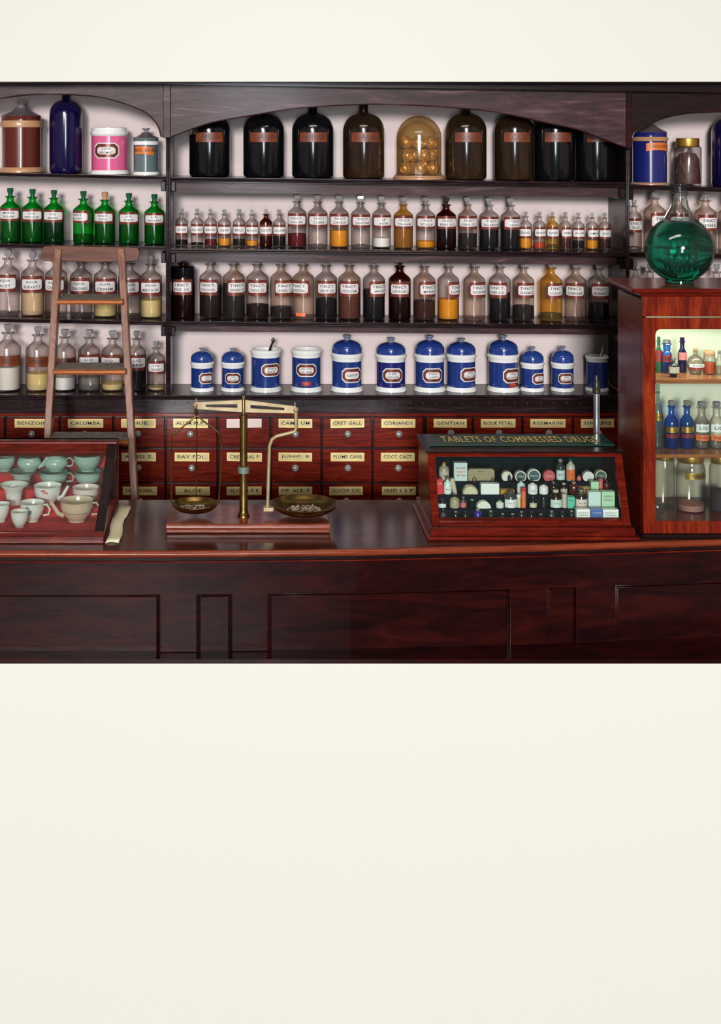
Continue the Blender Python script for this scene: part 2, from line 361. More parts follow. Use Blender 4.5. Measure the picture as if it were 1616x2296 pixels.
# base ledge
m = MB(); zt = LEDGE.z(0); m.box(X_(-230, YS), X_(1400, YS), YS, YW-.001, zt-.017, zt)
for k in (.3, .7): m.tube([(X_(-230, YS), YS-.001, zt-.017*k), (X_(1400, YS), YS-.001, zt-.017*k)], .0035, 8)
m.build('ledge', M['shelf_wood'], shv)

# ------------------------------------------------------------------ drawers
YD = 4.675
dc = thing('drawer_cabinet', 'bank of small red-brown drawers with yellow name plates under the shelves', 'drawers', (0, YD, 0))
m = MB(); m.box(X_(-230, YD), X_(1410, YD), YD+.012, YW-.001, 0, zt-.0175); m.build('carcass', M['dark_wood'], dc)
m = MB(); m.box(X_(-230, YD), X_(1405, YD), YD-.004, YD+.012, Z_(911, YD), zt-.0178); m.build('beaded_moulding', M['dark_wood'], dc)
m = MB()
for i in range(-7, 49):
    px = 14+i*29.2
    if px < 1395: m.lathe([(0, -.0024), (.0017, -.0017), (.0024, 0), (.0017, .0017), (0, .0024)], 8, (X_(px, YD), YD-.005, Z_(903, YD)))
m.build('bead', M['steel'], dc); 
m = MB(); m.box(X_(-230, YD), X_(1405, YD), YD+.003, YD+.012, Z_(926, YD), Z_(911, YD)); m.build('rail', M['shelf_wood'], dc)
m = MB(); m.box(X_(-230, YD), X_(1405, YD), YD-.002, YD+.012, Z_(933, YD), Z_(926.5, YD)); m.build('rail', M['drawer_wood'], dc, bevel=.001)
cols = [-228, -108, 12, 134, 254, 371, 488, 607, 721, 835, 950]; cols2 = [954, 1060, 1171, 1284, 1390]
names = [['MYRRH', 'ACACIA', 'BENZOIN', 'CALUMBA', 'RHUB', 'ALUM RUP.', '', 'CAMB UM', 'CRET GALL', 'CORIANDS'], ['MALT', 'SENNA', 'CASSIA', 'CAPSIC', 'ANISI S.', 'BAY FOL.', 'CRET GAL P', 'JUNIP. B', 'PLUMB CARB', 'COCC CACT'],
         ['LINI', 'PICIS', 'CARUI', 'PRUNI', 'SAL PRUNEL.', 'ALOE', 'GLYCYR R R', 'PIP. ALB. P', 'GLYCER SUC', 'IRID I S P']]
rows = [(936, 1003), (1007.5, 1081), (1085, 1156)]
def drawer(xa, xb, ya, yb, nm, lz, kz, wf=.66, small=False):
    x0, x1 = X_(xa+2.5, YD), X_(xb-2.5, YD); z0, z1 = Z_(yb, YD), Z_(ya, YD); cx = (x0+x1)/2+random.uniform(-.004, .004)
    m = MB(); m.box(x0, x1, YD, YD+.011, z0, z1); d = m.build('drawer', M['drawer_wood'], dc, bevel=.0022)
    m = MB(); w_ = X_(xb, YD)-X_(xa, YD); h = .030; lw = w_*wf; t = random.uniform(-.0012, .0012)
    def sl(a, b, c, e, y, mi): m.hexa([(cx-a,y,c-t),(cx+b,y,c+t),(cx+b,YD,c+t),(cx-a,YD,c-t),(cx-a,y,e-t),(cx+b,y,e+t),(cx+b,YD,e+t),(cx-a,YD,e-t)], mi)
    z = Z_(lz, YD)
    sl(lw/2, lw/2, z-h/2, z+h/2, YD-.0014, 2 if nm else 3); sl(lw/2-.003, lw/2-.003, z-h/2+.0035, z+h/2-.002, YD-.002, 0 if nm else 3)  # nameless plate is plain pale: glare painted into its colour
    if nm: m.text(nm, cx, z+.001, min(lw*.84, len(nm)*.0158), .0115, YD-.0024, 1)
    m.build('name_plate', [M['card_yellow'], M['ink'], M['card_edge'], M['china_pink']], d)
    m = MB(); r = .0125
    prof = [(0, -.0), (r*.45, 0), (r*.4, .008), (r*.8, .011), (r, .017), (r*.85, .022), (r*.45, .026), (0, .027)]
    m.lathe(prof, 10); c = Vector((cx, YD, Z_(kz, YD)))
    m.v = [(c.x+v[0], c.y-v[2], c.z+v[1]) for v in m.v]; m.s = [False]*len(m.s)
    m.build('knob', M['knob_glass'], d)
for r, (ya, yb) in enumerate(rows):
    for i in range(10):
        drawer(cols[i], cols[i+1], ya, yb, names[r][i], (949, 1024.5, 1100.5)[r], (971, 1047, 1121)[r])
for i, nm in enumerate(['GENTIAN', 'ROSÆ PETAL', 'ROSMARINI', 'SINAPIS']):
    drawer(cols2[i], cols2[i+1], 936, 996, nm, 949, 969, .70)
for r in (1, 2):
    for i in range(4): drawer(cols2[i], cols2[i+1], rows[r][0], rows[r][1], ['VALERIAN', 'ULMI', 'ZINGIB', 'ERGOT', 'CETRAR', 'BUCHU', 'CUBEB', 'ARNICA'][i+4*(r-1)], (949, 1024.5, 1100.5)[r], (971, 1047, 1121)[r], .7)

# ------------------------------------------------------------------ counter
ZC = ZE-1.122
pth = [(-300, 1236.5), (0, 1236.5), (400, 1237), (800, 1233), (1200, 1224), (1616, 1211), (1950, 1200)]
def Yf(px):
    for (a, ya), (b, yb) in zip(pth[:-1], pth[1:]):
        if px <= b: y = ya+(yb-ya)*(px-a)/(b-a); break
    return 1.122*F/(y-PY)
def cpt(px, off, z): Y = Yf(px); return (X_(px, Y), Y+off, z)
def cstrip(mb, pa, pb, z0, z1, o0, o1, mt=0):
    n = max(1, int((pb-pa)/80)); xs = [pa+(pb-pa)*i/n for i in range(n+1)]
    for a, b in zip(xs[:-1], xs[1:]):
        mb.hexa([cpt(a,o0,z0), cpt(b,o0,z0), cpt(b,o1,z0), cpt(a,o1,z0), cpt(a,o0,z1), cpt(b,o0,z1), cpt(b,o1,z1), cpt(a,o1,z1)], mt)
XS = list(range(-250, 1900, 50))
wt = thing('worktop', 'polished brown wooden countertop running the width of the shop', 'worktop', (0, 3.6, ZC))
m = MB(); r = .0095
for a, b in zip(XS[:-1], XS[1:]):
    A, B = cpt(a, r, 0), cpt(b, r, 0)
    m.hexa([(A[0],A[1],ZC-2*r),(B[0],B[1],ZC-2*r),(B[0],4.1,ZC-2*r),(A[0],4.1,ZC-2*r),(A[0],A[1],ZC),(B[0],B[1],ZC),(B[0],4.1,ZC),(A[0],4.1,ZC)])
m.build('top_board', M['top_wood'], wt)
m = MB(); m.tube([cpt(a, r, ZC-r) for a in XS], r, 16); m.build('nosing', M['nosing_wood'], wt)
ct = thing('shop_counter', 'dark red mahogany shop counter front with frieze and raised panels', 'counter', (0, 3.62, zpl))
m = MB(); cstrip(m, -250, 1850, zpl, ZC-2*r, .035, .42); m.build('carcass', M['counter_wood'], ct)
m = MB(); cstrip(m, -250, 1850, ZC-2*r-.011, ZC-2*r, .014, .035); m.build('cove', M['dark_wood'], ct)
m = MB(); m.tube([cpt(a, .012, ZC-2*r-.013) for a in XS if a <= 1850], .0022, 8); m.build('moulding', M['drawer_wood'], ct)
zfr = Z_(1331, Yf(500)+.015)
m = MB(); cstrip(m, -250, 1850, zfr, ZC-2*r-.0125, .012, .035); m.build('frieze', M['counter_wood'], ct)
stiles = [(357, 441), (519, 601), (1147, 1230), (1297, 1383)]
panels = [(-250, 357), (441, 519), (601, 1147), (1230, 1297), (1383, 1850)]
for a, b in stiles:
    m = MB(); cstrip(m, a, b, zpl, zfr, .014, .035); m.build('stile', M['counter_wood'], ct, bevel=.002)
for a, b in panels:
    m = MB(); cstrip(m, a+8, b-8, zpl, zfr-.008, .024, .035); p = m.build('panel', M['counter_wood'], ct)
    m = MB(); pts = [cpt(a+1, .016, zpl)]+[cpt(a+1+(b-a-2)*i/8, .016, zfr-.002) for i in range(9)]+[cpt(b-1, .016, zpl)]
    m.tube(pts, .0028, 8)
    pts = [cpt(a+6, .020, zpl)]+[cpt(a+6+(b-a-12)*i/8, .020, zfr-.009) for i in range(9)]+[cpt(b-6, .020, zpl)]
    m.tube(pts, .0018, 8); m.build('panel_moulding', M['counter_wood'], p)

# ------------------------------------------------------------------ bottles
ORD = ['', 'first', 'second', 'third', 'fourth', 'fifth', 'sixth', 'seventh', 'eighth', 'ninth', 'tenth', 'eleventh', 'twelfth', 'thirteenth', 'fourteenth', 'fifteenth', 'sixteenth', 'seventeenth', 'eighteenth', 'nineteenth', 'twentieth', 'twenty-first', 'twenty-second', 'twenty-third', 'twenty-fourth', 'twenty-fifth', 'twenty-sixth']
MC = {}
def body_mesh(R, H, gl, neck=.34, sh=.74):
    k = ('b', round(R, 4), round(H, 3), gl, neck, sh)
    if k not in MC:
        m = MB(); n = neck*R
        m.lathe([(0, .001), (R*.86, 0), (R*.97, .002), (R, .007), (R, H*sh), (R*.96, H*(sh+.025)), (R*.80, H*(sh+.06)), (R*.55, H*(sh+.10)), (n*1.1, H*(sh+.135)), (n, H*(sh+.165)), (n*.98, H*.945), (n*1.12, H*.965), (R*.52, H*.978), (R*.52, H*.992), (n*.95, H)], 26)
        m.lathe([(R*.93, .008), (R*.55, .012), (0, H*.06)], 20)   # punt in the base
        MC[k] = m.mesh('glass_body', [M[gl]])
    return MC[k]
def liq_mesh(R, H, lv, col, z0=.006):
    k = ('l', round(R, 4), round(H, 3), lv, col)
    if k not in MC:
        m = MB(); r = R*.955; h = z0+lv*H
        m.lathe([(0, z0), (r*.96, z0), (r, z0+.004), (r, h), (0, h)], 24); MC[k] = m.mesh('liquid', [M['liq_'+col]])
    return MC[k]
def stop_mesh(r, h, kind, mat):
    k = ('s', round(r, 4), round(h, 3), kind, mat)
    if k not in MC:
        m = MB()
        if kind == 'flat':   # flat square-shouldered stopper on a plug
            m.lathe([(r*.42, -.006), (r*.5, h*.12), (r*.55, h*.2)], 12)
            m.lathe([(0, h*.18), (r*.55, h*.18), (r*.95, h*.5), (r*1.0, h*.92), (r*.8, h), (0, h)], 4, rot=math.pi/4, sx=1.2, sy=.7)
            m.s = [False]*len(m.s)
        elif kind == 'disc':
            m.lathe([(r*.4, -.006), (r*.4, h*.15)], 12); a = len(m.v)
            m.lathe([(0, -r*.35), (r*.9, -r*.35), (r, 0), (r*.9, r*.35), (0, r*.35)], 18)
            m.v[a:] = [(x, z, y+h*.58) for x, y, z in m.v[a:]]
        else:
            m.lathe([(r*.62, -.004), (r*.66, h*.1), (r*.62, h*.3), (r*.85, h*.55), (r*.9, h*.9), (r*.75, h), (0, h)], 14)
        MC[k] = m.mesh('stopper', [M[mat]])
    return MC[k]
def label_part(parent, R, z0, z1, txt, rot=0, span=58, style='shop'):
    m = MB(); a = math.radians(rot); s_ = math.radians(span); h = z1-z0; e = R*1.0
    if style == 'shop':
        m.patch(e+.0006, a-s_, a+s_, z0, z1, 2); m.octpatch(e+.0011, a-s_*.94, a+s_*.94, z0+h*.16, z1-h*.15, h*.07, 1)
        m.octpatch(e+.0016, a-s_*.88, a+s_*.88, z0+h*.2, z1-h*.19, h*.08, 0)
    elif style == 'oct':
        m.octpatch(e+.0006, a-s_, a+s_, z0, z1, h*.24, 0); m.octpatch(e+.0011, a-s_*.92, a+s_*.92, z0+h*.07, z1-h*.07, h*.24, 2)
        m.octpatch(e+.0015, a-s_*.72, a+s_*.72, z0+h*.24, z1-h*.24, h*.14, 1); m.octpatch(e+.0019, a-s_*.68, a+s_*.68, z0+h*.27, z1-h*.27, h*.12, 0)
    if txt:
        lines = txt.split('|'); th = h*.17 if len(lines) == 2 else h*.2
        if style == 'oct': th *= .85
        for i, l in enumerate(lines):
            W = min(2*s_*R*(.74 if style == 'shop' else .56), len(l)*th*1.0); cz = (z0+z1)/2+(0 if len(lines) == 1 else (th*.85 if i == 0 else -th*.85))
            m.text(l, 0, cz, W, th, m=3, R=e+.0022, a=a)
    return m.build('label', [M['label_white'], M['label_red'], M['label_gold'], M['ink']], parent, off=L0)
def bottle(px, W, yb, yl, line, lab, glassm='clear_glass', liq=None, lv=0, txt='', rot=0, stop='flat', stopm='clear_glass', sth=.10, Y=4.745, group=None, name='shop_round_bottle', lz=(.42, .72), span=62, neck=.34, cat='bottle'):
    R = W/2*Y/F; H = (yb-yl)*Y/F; X = X_(px, Y); z = line.z(X) if hasattr(line, 'z') else line
    t = thing(name, lab, cat, (X, Y, z+.0004), group)
    cached('glass_body', body_mesh(R, H, glassm, neck), t)
    if liq: cached('liquid', liq_mesh(R, H, lv, liq), t)
    o = cached('stopper', stop_mesh(max(R*.36, .0065), sth*H+.004, stop, stopm), t); o.location = (0, 0, H-.001); o.rotation_euler = (0, 0, random.uniform(-.5, .5) if stop != 'cork' else 0)
    if txt is not None: label_part(t, R, H*lz[0], H*lz[1], txt, rot, span)
    return t
pbr('grey_stopper', (150, 147, 146), .12, .25, coat=.5); pbr('green_stopper', (18, 82, 50), .15, coat=.6)
pbr('dark_stopper', (40, 34, 40), .15, coat=.6)

# centre bay, second shelf
row = [(407,28,552,478,'black',.14,'clear',0),(442,28,552,478,'black',.06,'clear',0),(472,28,552,478,'red',.16,'clear',0),(503,29,552,479,'amber',.2,'clear',0),(536,28,553,479,'brown',.18,'clear',0),
 (565,28,553,480,'amber',.14,'clear',0),(596,28,554,480,'red',.42,'tinct',0),(626,28,554,480,'black',.38,'clear',0),
 (666,42,555,452,'red',.26,'clear',-8),(712,44,556,453,None,0,'clear',5),(760,43,556,453,'amber',.34,'clear',0),(808,43,556,454,None,0,'clear',8),(855,42,556,455,'white',.19,'clear',8),
 (904,43,557,458,'yellowbrown',.7,'yellow',0),(954,43,557,458,'amber',.13,'clear',0),(1000,44,557,458,'black',.72,'tinct',0),(1048,42,558,458,'black',.30,'hazy',0),(1096,43,558,459,'black',.52,'clear',5),(1144,43,558,459,'black',.6,'clear',18),
 (1178,27,560,486,'amber',.34,'clear',-20),(1209,27,560,486,'orange',.16,'clear',10),(1238,27,560,486,'brown',.10,'yellow',0),(1267,27,560,486,'redbrown',.4,'hazy',20),(1296,27,560,487,'black',.22,'clear',0),(1327,27,561,488,'amber',.24,'clear',14),(1355,27,561,488,'redbrown',.28,'hazy',0)]
tx2 = ['ACON', 'ALOES', 'ARNIC', 'ASAF', 'BELL', 'BUCHU', 'CACTI', 'CALUM', 'TINCT|CASCAR', 'TINCT|CUBEB', 'TINCT|CAPSIC', 'TINCT|CANTHAR', 'SP|AETH', 'TINCT|CINNAM', 'TINCT|SCILLA', 'TINCT|RHEI CO', 'TINCT|KINO CO', 'TINCT|VALERIAN', 'TINCT|SENEG', 'CROCI', 'ERGOT', 'GENT', 'IPEC', 'JALAP', 'LIMON', 'NUC']
desc = dict(black='black liquid', red='deep red liquid', amber='glowing amber liquid', brown='dark brown liquid', white='white liquid', yellowbrown='yellow-brown liquid', orange='pale orange liquid', redbrown='red-brown liquid', straw='pale yellow liquid', hyos='brown cloudy liquid', clear='clear liquid', peach='pale peach liquid', powder='white powder', green='green liquid', darkgreen='black-green liquid')
def lab_of(size, liq, i, where, extra=''):
    return f"{size} glass bottle {'with '+desc[liq] if liq else 'nearly empty'}{extra}, {ORD[i]} from left, {where}"
for i, (px, W, yb, yl, lq, lv, gl, rot) in enumerate(row):
    sz = 'small' if W < 35 else 'medium'
    bottle(px, W, yb, yl, SC[1], lab_of(sz, lq, i+1, 'second shelf of centre bay'), gl+'_glass', lq, lv, tx2[i], rot, 'flat', 'dark_stopper' if i == 15 else 'grey_stopper', .11 if W < 35 else .13,
           group='small apothecary bottles, centre second shelf' if W < 35 else 'medium apothecary bottles, centre second shelf', lz=(.34, .68) if W < 35 else (.45, .74), span=70)
# centre bay, third shelf
row = [(411,52,'black',.9,'tinct','TINCT.|BENZ. CO.',-6),(472,50,'brown',.55,'clear','TINCT.|CINCHON.',-14),(524,50,'black',.6,'hazy','TINCT.|SENNAE CO',22),(577,50,'brown',.22,'clear','TINCT.|CINCH. CO.',0),(630,49,'black',.18,'hazy','TINCT.|LAVAND. CO',20),
 (680,50,None,0,'hazy','TINCT.|DIGITAL.',-28),(731,49,'black',.34,'clear','TINCT.|GENTI. CO.',2),(783,50,'hyos',.55,'hazy','TINCT.|HYOSCYAM.',-4),(838,49,'black',.52,'clear','TINCT.|JALAP',28),(896,49,'brown',.5,'tinct','TINCT.|CATECHU',-6),
 (951,49,'redbrown',.32,'hazy','TINCT.|MYRRH',22),(1005,48,'amber',.36,'clear','TINCT.|LUPULI',46),(1063,49,None,0,'hazy','TINCT.|QUININ',22),(1120,48,'black',.48,'clear','TINCT.|RHEI CO.',-24),(1173,48,'black',.24,'hazy','TINCT.|CARDAM CO.',12),
 (1235,49,'black',.10,'yellow','TINCT.|SCILLAE C',22),(1290,48,None,0,'hazy','TINCT.|SENEGAE',-18),(1341,47,'black',.3,'clear','TINCT.|AURANT.',2)]
for i, (px, W, lq, lv, gl, tx, rot) in enumerate(row):
    t = bottle(px, W, 711+i*.25, 589+i*.45, SC[2], lab_of('large', lq, i+1, 'third shelf of centre bay'), gl+'_glass', lq, lv, tx, rot, 'flat', 'dark_stopper' if i in (0, 9) else 'grey_stopper', .115, group='large tincture bottles, centre third shelf', span=56, lz=(.43, .72))
    if i == 5:
        m = MB(); m.patch(.0397+.0008, -.75, .12, .012, .024, 0); m.text('POISON', 0, .018, .02, .005, m=1, R=.0397+.0014, a=-.35)
        o = m.build('poison_label', [M['box_orange'], M['red_ink']], t, off=L0); o['label'] = 'small orange strip label near the base'
# left bay: green poison bottles
row = [(23,47,428,'green',.4,0,'flat'),(73,47,430,'green',.4,4,'flat'),(121,46,432,'darkgreen',.4,0,'flat'),(187,46,432,'green',.16,-30,'flat'),(235,46,440,'green',.42,-8,'cork'),(289,45,436,'green',.42,4,'flat'),(346,45,436,'green',.42,4,'flat')]
for i, (px, W, yt, lq, lv, rot, sp) in enumerate(row):
    e = ', cork stopper' if sp == 'cork' else ''
    bottle(px, W, 549, 446+i*1.2, SL[1], f"green glass poison bottle{' with dark contents' if lq == 'darkgreen' else ''}{e}, {ORD[i+1]} from left on left bay's second shelf", 'green_glass', lq, lv, ['MORPH|SULPH', 'LIQ|STRYCHN', 'LIQ|ARSEN', 'TINCT|ACONIT', 'TINCT|OPII', 'LIQ|ATROP', 'LIQ|HYDRARG'][i], rot, 'cork', 'cork' if sp == 'cork' else 'green_stopper', .15, group='green glass bottles, left second shelf', lz=(.46, .74), span=66)
# left bay third shelf
row = [(18,52,580,None,0,'ACET'),(73,52,583,'peach',.42,'AURANT F'),(126,50,584,None,0,'CAMPH'),(182,50,586,None,0,'CHLORO'),(236,52,586,'straw',.22,'CINNAM'),(290,50,587,None,0,'FLOR'),(338,50,587,'straw',.3,'MENTH PIP')]
for i, (px, W, yl, lq, lv, tx) in enumerate(row):
    bottle(px, W, 708, yl, SL[2], lab_of('clear', lq, i+1, "left bay's third shelf"), 'clear_glass', lq, lv, 'AQUA|'+tx, [-6, 4, -6, -4, 4, 6, 2][i], 'disc' if i < 2 else 'flat', 'grey_stopper', .13, group='aqua bottles, left third shelf', lz=(.42, .72), span=60)
# left bay ledge
row = [(18,58,868,738,'powder',.38,'OL'),(85,54,868,743,'straw',.28,'ETH S'),(145,50,868,748,'white',.22,'ETH C'),(200,50,868,749,'clear',.22,'LIQ|AMMON'),(252,50,868,751,'straw',.10,'LIQ|PLUMB'),(306,43,868,752,'black',.46,'LIQ|FERRI'),(350,40,868,772,'straw',.04,'LIQ|ARSEN')]
for i, (px, W, yb, yl, lq, lv, tx) in enumerate(row):
    t = bottle(px, W, yb, yl, LEDGE, lab_of('clear', lq, i+1, 'bottom row of left bay'), 'clear_glass', lq, lv, tx if i > 2 else None, [0, 0, 0, 4, -12, 8, 4][i], 'flat', 'grey_stopper', .12, group='bottles on the ledge, left bay', lz=(.40, .70), span=62)
    if i < 3:
        R = W/2*4.745/F; H = (yb-yl)*4.745/F; m = MB(); m.patch(R+.0007, -1.35, 1.35, H*.44, H*.62, 0); m.text(tx, 0, H*.53, len(tx)*.010, H*.08, m=1, R=R+.0014)
        m.build('label', [M['faded_ribbon'], M['ink']], t, off=L0)
# right bay
for i, (px, W, yl, rot) in enumerate([(1421,34,464,0),(1467,48,445,26),(1519,47,446,0),(1581,48,448,4),(1634,48,448,0)]):
    bottle(px, W, 563, yl, SR[1], f"clear empty glass bottle, {ORD[i+1]} from left, upper row behind the green flask", 'hazy_glass' if i else 'clear_glass', None, 0, 'TINCT|'+['NUC', 'OPII', 'ZING', 'SENEG', 'TOLU'][i], rot, 'cork' if i in (0, 3) else 'disc', 'grey_stopper', .11, group='clear bottles behind the green flask', lz=(.4, .72))
for i, px in enumerate([1409, 1457, 1505, 1557, 1606]):
    bottle(px if i else 1424, 46 if i else 30, 716, 604 if i else 600, SR[2], f"clear glass bottle half hidden by red cabinet, {ORD[i+1]} from left, lower row behind flask", 'clear_glass', None, 0, 'SYR|'+['AUR', 'LIM', 'ROS', 'TOL', 'ZIN'][i], 0, 'flat', 'grey_stopper', .12, group='clear bottles behind the red cabinet')

# ------------------------------------------------------------------ carboys
def carboy(px, W, yb, ysh, line, lab, mat, rib, rot=0, group=None, Y=4.76, necktop=205, neckr=.22):
    R = W/2*Y/F; X = X_(px, Y); z = line.z(X)+.0004; H = Z_(necktop, Y)-z; hs = Z_(ysh, Y)-z
    t = thing('carboy', lab, 'carboy', (X, Y, z), group); m = MB(); dome = R*.82
    pr = [(0, 0), (R*.85, 0), (R*.96, .004), (R, .012), (R, hs)]
    for k in range(1, 9):
        a = math.pi/2*k/9*.95; pr.append((R*(neckr+.02)+(R*(1-neckr-.02))*math.cos(a), hs+dome*math.sin(a)))
    pr += [(R*neckr*1.08, hs+dome*1.06), (R*neckr, hs+dome*1.2), (R*neckr, H*.93), (R*(neckr+.1), H*.95), (R*(neckr+.1), H), (R*neckr*.7, H)]
    m.lathe(pr, 36); m.build('glass_body', M[mat], t, off=L0)
    if rib:
        m = MB(); zc = hs-.022; m.patch(R+.0007, math.radians(rot-40), math.radians(rot+40), zc-.018, zc+.016, 0, 14); m.text(rib, 0, zc, min(len(rib)*.017, R*1.2), .017, m=1, R=R+.0013, a=math.radians(rot))
        m.build('ribbon_label', [M['faded_ribbon'], M['dark_content']], t, off=L0)
    return t
pbr('carboy_brown', (26, 16, 10), .15, coat=.25, sc_=4, col2=(46, 30, 14)); pbr('carboy_black', (10, 9, 12), .15, coat=.25); pbr('carboy_blue', (16, 8, 52), .15, coat=.25)
row = [(470,92,'carboy_black','MEL','black'),(591,92,'carboy_black','T.AUR','black'),(701,93,'carboy_black','SYR.RHOEAD','black'),(815,93,'carboy_brown','T.AUR','brown'),(1044,92,'carboy_brown','AQ.FOEN','brown'),(1152,88,'carboy_brown','T.CARD','brown'),(1243,90,'carboy_black','SYR.ZING','black'),(1336,90,'carboy_black','OL.R','black')]
notes = ['leftmost in centre bay, top cut by arch', 'second from left in centre bay', 'third from left with long orange ribbon label', 'left of the glass dome', 'right of the glass dome', 'second right of the glass dome', 'second from right end of centre bay', 'at the right end of centre bay']
for (px, W, mt, rb, cn), nn in zip(row, notes):
    carboy(px, W, 402, 293, SC[0], f"large {cn} glass carboy on top shelf, {nn}", mt, rb, 0, 'big dark carboys on the top shelf', Y=4.75, necktop=200)
carboy(148, 74, 387, 256, SL[0], 'tall deep blue glass carboy on left top shelf beside brown jar', 'carboy_blue', None, necktop=196, neckr=.24)
carboy(1640, 88, 415, 300, SR[0], 'deep blue glass carboy cut by right edge of photo', 'carboy_blue', None, necktop=235, neckr=.24)

# ------------------------------------------------------------------ top shelf jars
def jar_root(px, Y, line, name, lab, group=None):
    X = X_(px, Y); return thing(name, lab, 'jar', (X, Y, line.z(X)+.0004), group)
def lidded_cone(px, line, yb, W, bands, lab, mats, knobm='grey_stopper', ribbon=None, Y=4.76):
    t = jar_root(px, Y, line, 'lidded_jar', lab); k = Y/F; R = W/2*k; H = lambda y: (yb-y)*k
    yt, ylid, yband, yrim0, yrim1, yfoot = bands   # knob top, cone top, cone base, rim top, rim bottom, foot top
    m = MB(); m.lathe([(0, 0, 1), (R*1.07, 0, 1), (R*1.07, H(yfoot)*.5, 1), (R*.98, H(yfoot), 1), (R*.97, H(yfoot), 0), (R*.97, H(yrim1), 0), (R*1.03, H(yrim1), 1), (R*1.06, (H(yrim0)+H(yrim1))/2, 1), (R*1.0, H(yrim0), 1)], 36)
    m.build('jar_body', [M[mats[0]], M[mats[1]]], t, off=L0)
    m = MB(); m.lathe([(R*.99, H(yrim0), 0), (R*.99, H(yband)-.001, 0), (R*1.0, H(yband), 1), (R*.72, H(yband)+(H(ylid)-H(yband))*.28, 1), (R*.45, H(yband)+(H(ylid)-H(yband))*.62, 1), (R*.28, H(ylid), 1), (0, H(ylid), 1)], 36)
    ld = m.build('lid', [M[mats[0]], M[mats[2]]], t, off=L0)
    h0 = H(ylid); h1 = H(yt); m = MB(); m.lathe([(R*.2, h0), (R*.17, h0+(h1-h0)*.4), (R*.34, h0+(h1-h0)*.75), (R*.33, h1-.001), (0, h1)], 20); m.build('knob', M[knobm], ld, off=L0)
    if ribbon:
        m = MB(); a0 = math.radians(ribbon[2]); z = H(ribbon[1]); n = 14; b = len(m.v); hw = .0135
        for i in range(n+1):
            a = a0-.8+1.6*i/n; zz = z+.004*math.sin(i/n*math.pi*1.2)
            for d in (-hw, hw): m.v.append(((R+.001)*math.sin(a), -(R+.001)*math.cos(a), zz+d))
        for i in range(n): m.f.append((b+2*i, b+2*i+2, b+2*i+3, b+2*i+1)); m.m.append(0); m.s.append(True)
        m.text(ribbon[0], 0, z+.003, len(ribbon[0])*.0105, .012, m=1, R=R+.0016, a=a0); m.build('ribbon_label', [M['orange_ribbon'], M['dark_content']], t, off=L0)
    return t
lidded_cone(48, SL[0], 383, 90, (226, 239, 257, 268, 283, 372), 'brown glazed lidded jar with tan bands on left top shelf', ('brown_glaze', 'tan_glaze', 'lid_grey'))
lidded_cone(327, SL[0], 392, 57, (287, 297, 309, 317, 325, 385), 'small grey-green lidded jar with orange ribbon label on left top shelf', ('grey_glaze', 'white_glaze', 'lid_grey'), ribbon=('RAD.RHEI', 339, -4))
lidded_cone(1456, SR[0], 411, 77, (270, 277, 294, 305, 314, 406), 'deep blue lidded jar with orange ribbon label, top shelf far right', ('deep_blue_glaze', 'tan_glaze', 'lid_grey'), ribbon=('UNG.HYD', 328, 18))
t = jar_root(245, 4.76, SL[0], 'open_jar', 'pink jar with white rim and gold framed label on left top shelf'); k = 4.76/F; R = 41*k; H = lambda y: (389-y)*k
m = MB(); m.lathe([(0, 0, 1), (R*1.08, 0, 1), (R*1.06, H(385), 1), (R*.98, H(380), 1), (R*.97, H(380), 0), (R*.97, H(304), 0), (R*1.0, H(303), 1), (R*1.04, H(298), 1), (R*1.04, H(296), 1), (R*.97, H(292), 1), (R*.96, H(286), 1), (R*.9, H(285), 1), (R*.88, H(300), 1), (0, H(370), 1)], 40)
m.build('jar_body', [M['pink_glaze'], M['white_glaze']], t, off=L0); label_part(t, R, H(354), H(319), 'CONF|AROMAT.', -4, 42, 'oct')
# glass jar of dried bark with gold cap
t = jar_root(1541, 4.76, SR[0], 'glass_jar', 'clear jar of dark dried bark with gold cap, top shelf right'); R = 30*k
m = MB(); m.lathe([(0, 0), (R*.95, 0), (R, .005), (R, H(306)-.04+.04), (R*.92, H(302)), (R*.8, H(300))], 32); m.build('glass_body', M['clear_glass'], t, off=L0)
m = MB(); m.lathe([(0, .006), (R*.9, .006), (R*.93, .02), (R*.9, H(360)), (R*.82, H(330)), (R*.6, H(318)), (0, H(314))], 24); m.build('dried_bark', M['dark_content'], t, off=L0)
m = MB(); m.lathe([(R*.82, H(303)), (R*.84, H(301)), (R*.84, H(284)), (R*.8, H(283)), (0, H(283))], 32); m.build('cap', M['gold_cap'], t, off=L0)
# glass dome with gilt balls
t = thing('glass_dome', 'glass bell dome on round wooden base among the black carboys', 'dome', (X_(939, 4.75), 4.75, SC[0].z(X_(939, 4.75))+.0004)); k = 4.75/F; zb = Z_(404, 4.75)
R = 50*k
m = MB(); m.lathe([(0, 0), (58*k, 0), (58*k, .006), (55*k, .010), (55*k, .013), (0, .013)], 40); m.build('base', M['tan_glaze'], t, off=L0)
m = MB(); pr = [(R*1.05, .0135), (R*1.04, .017), (R, .022), (R, 92*k)]
for i in range(1, 11): a = math.pi/2*i/10; pr.append((R*math.cos(a), 92*k+50*k*math.sin(a)))
m.lathe(pr, 40); m.build('bell_glass', M['bell_glass'], t, off=L0)
rb = 15.3*k; zc0 = t.location.z+.0138+rb; cx0 = t.location.x
balls = [(-31,0,-4),(2,0,-12),(31,0,-4),(-16,0,20),(17,0,20), (-27,1,-4),(10,1,-14),(29,1,6),(-10,1,18), (-28,2,4),(-2,2,-10),(27,2,0),(8,2,20)]
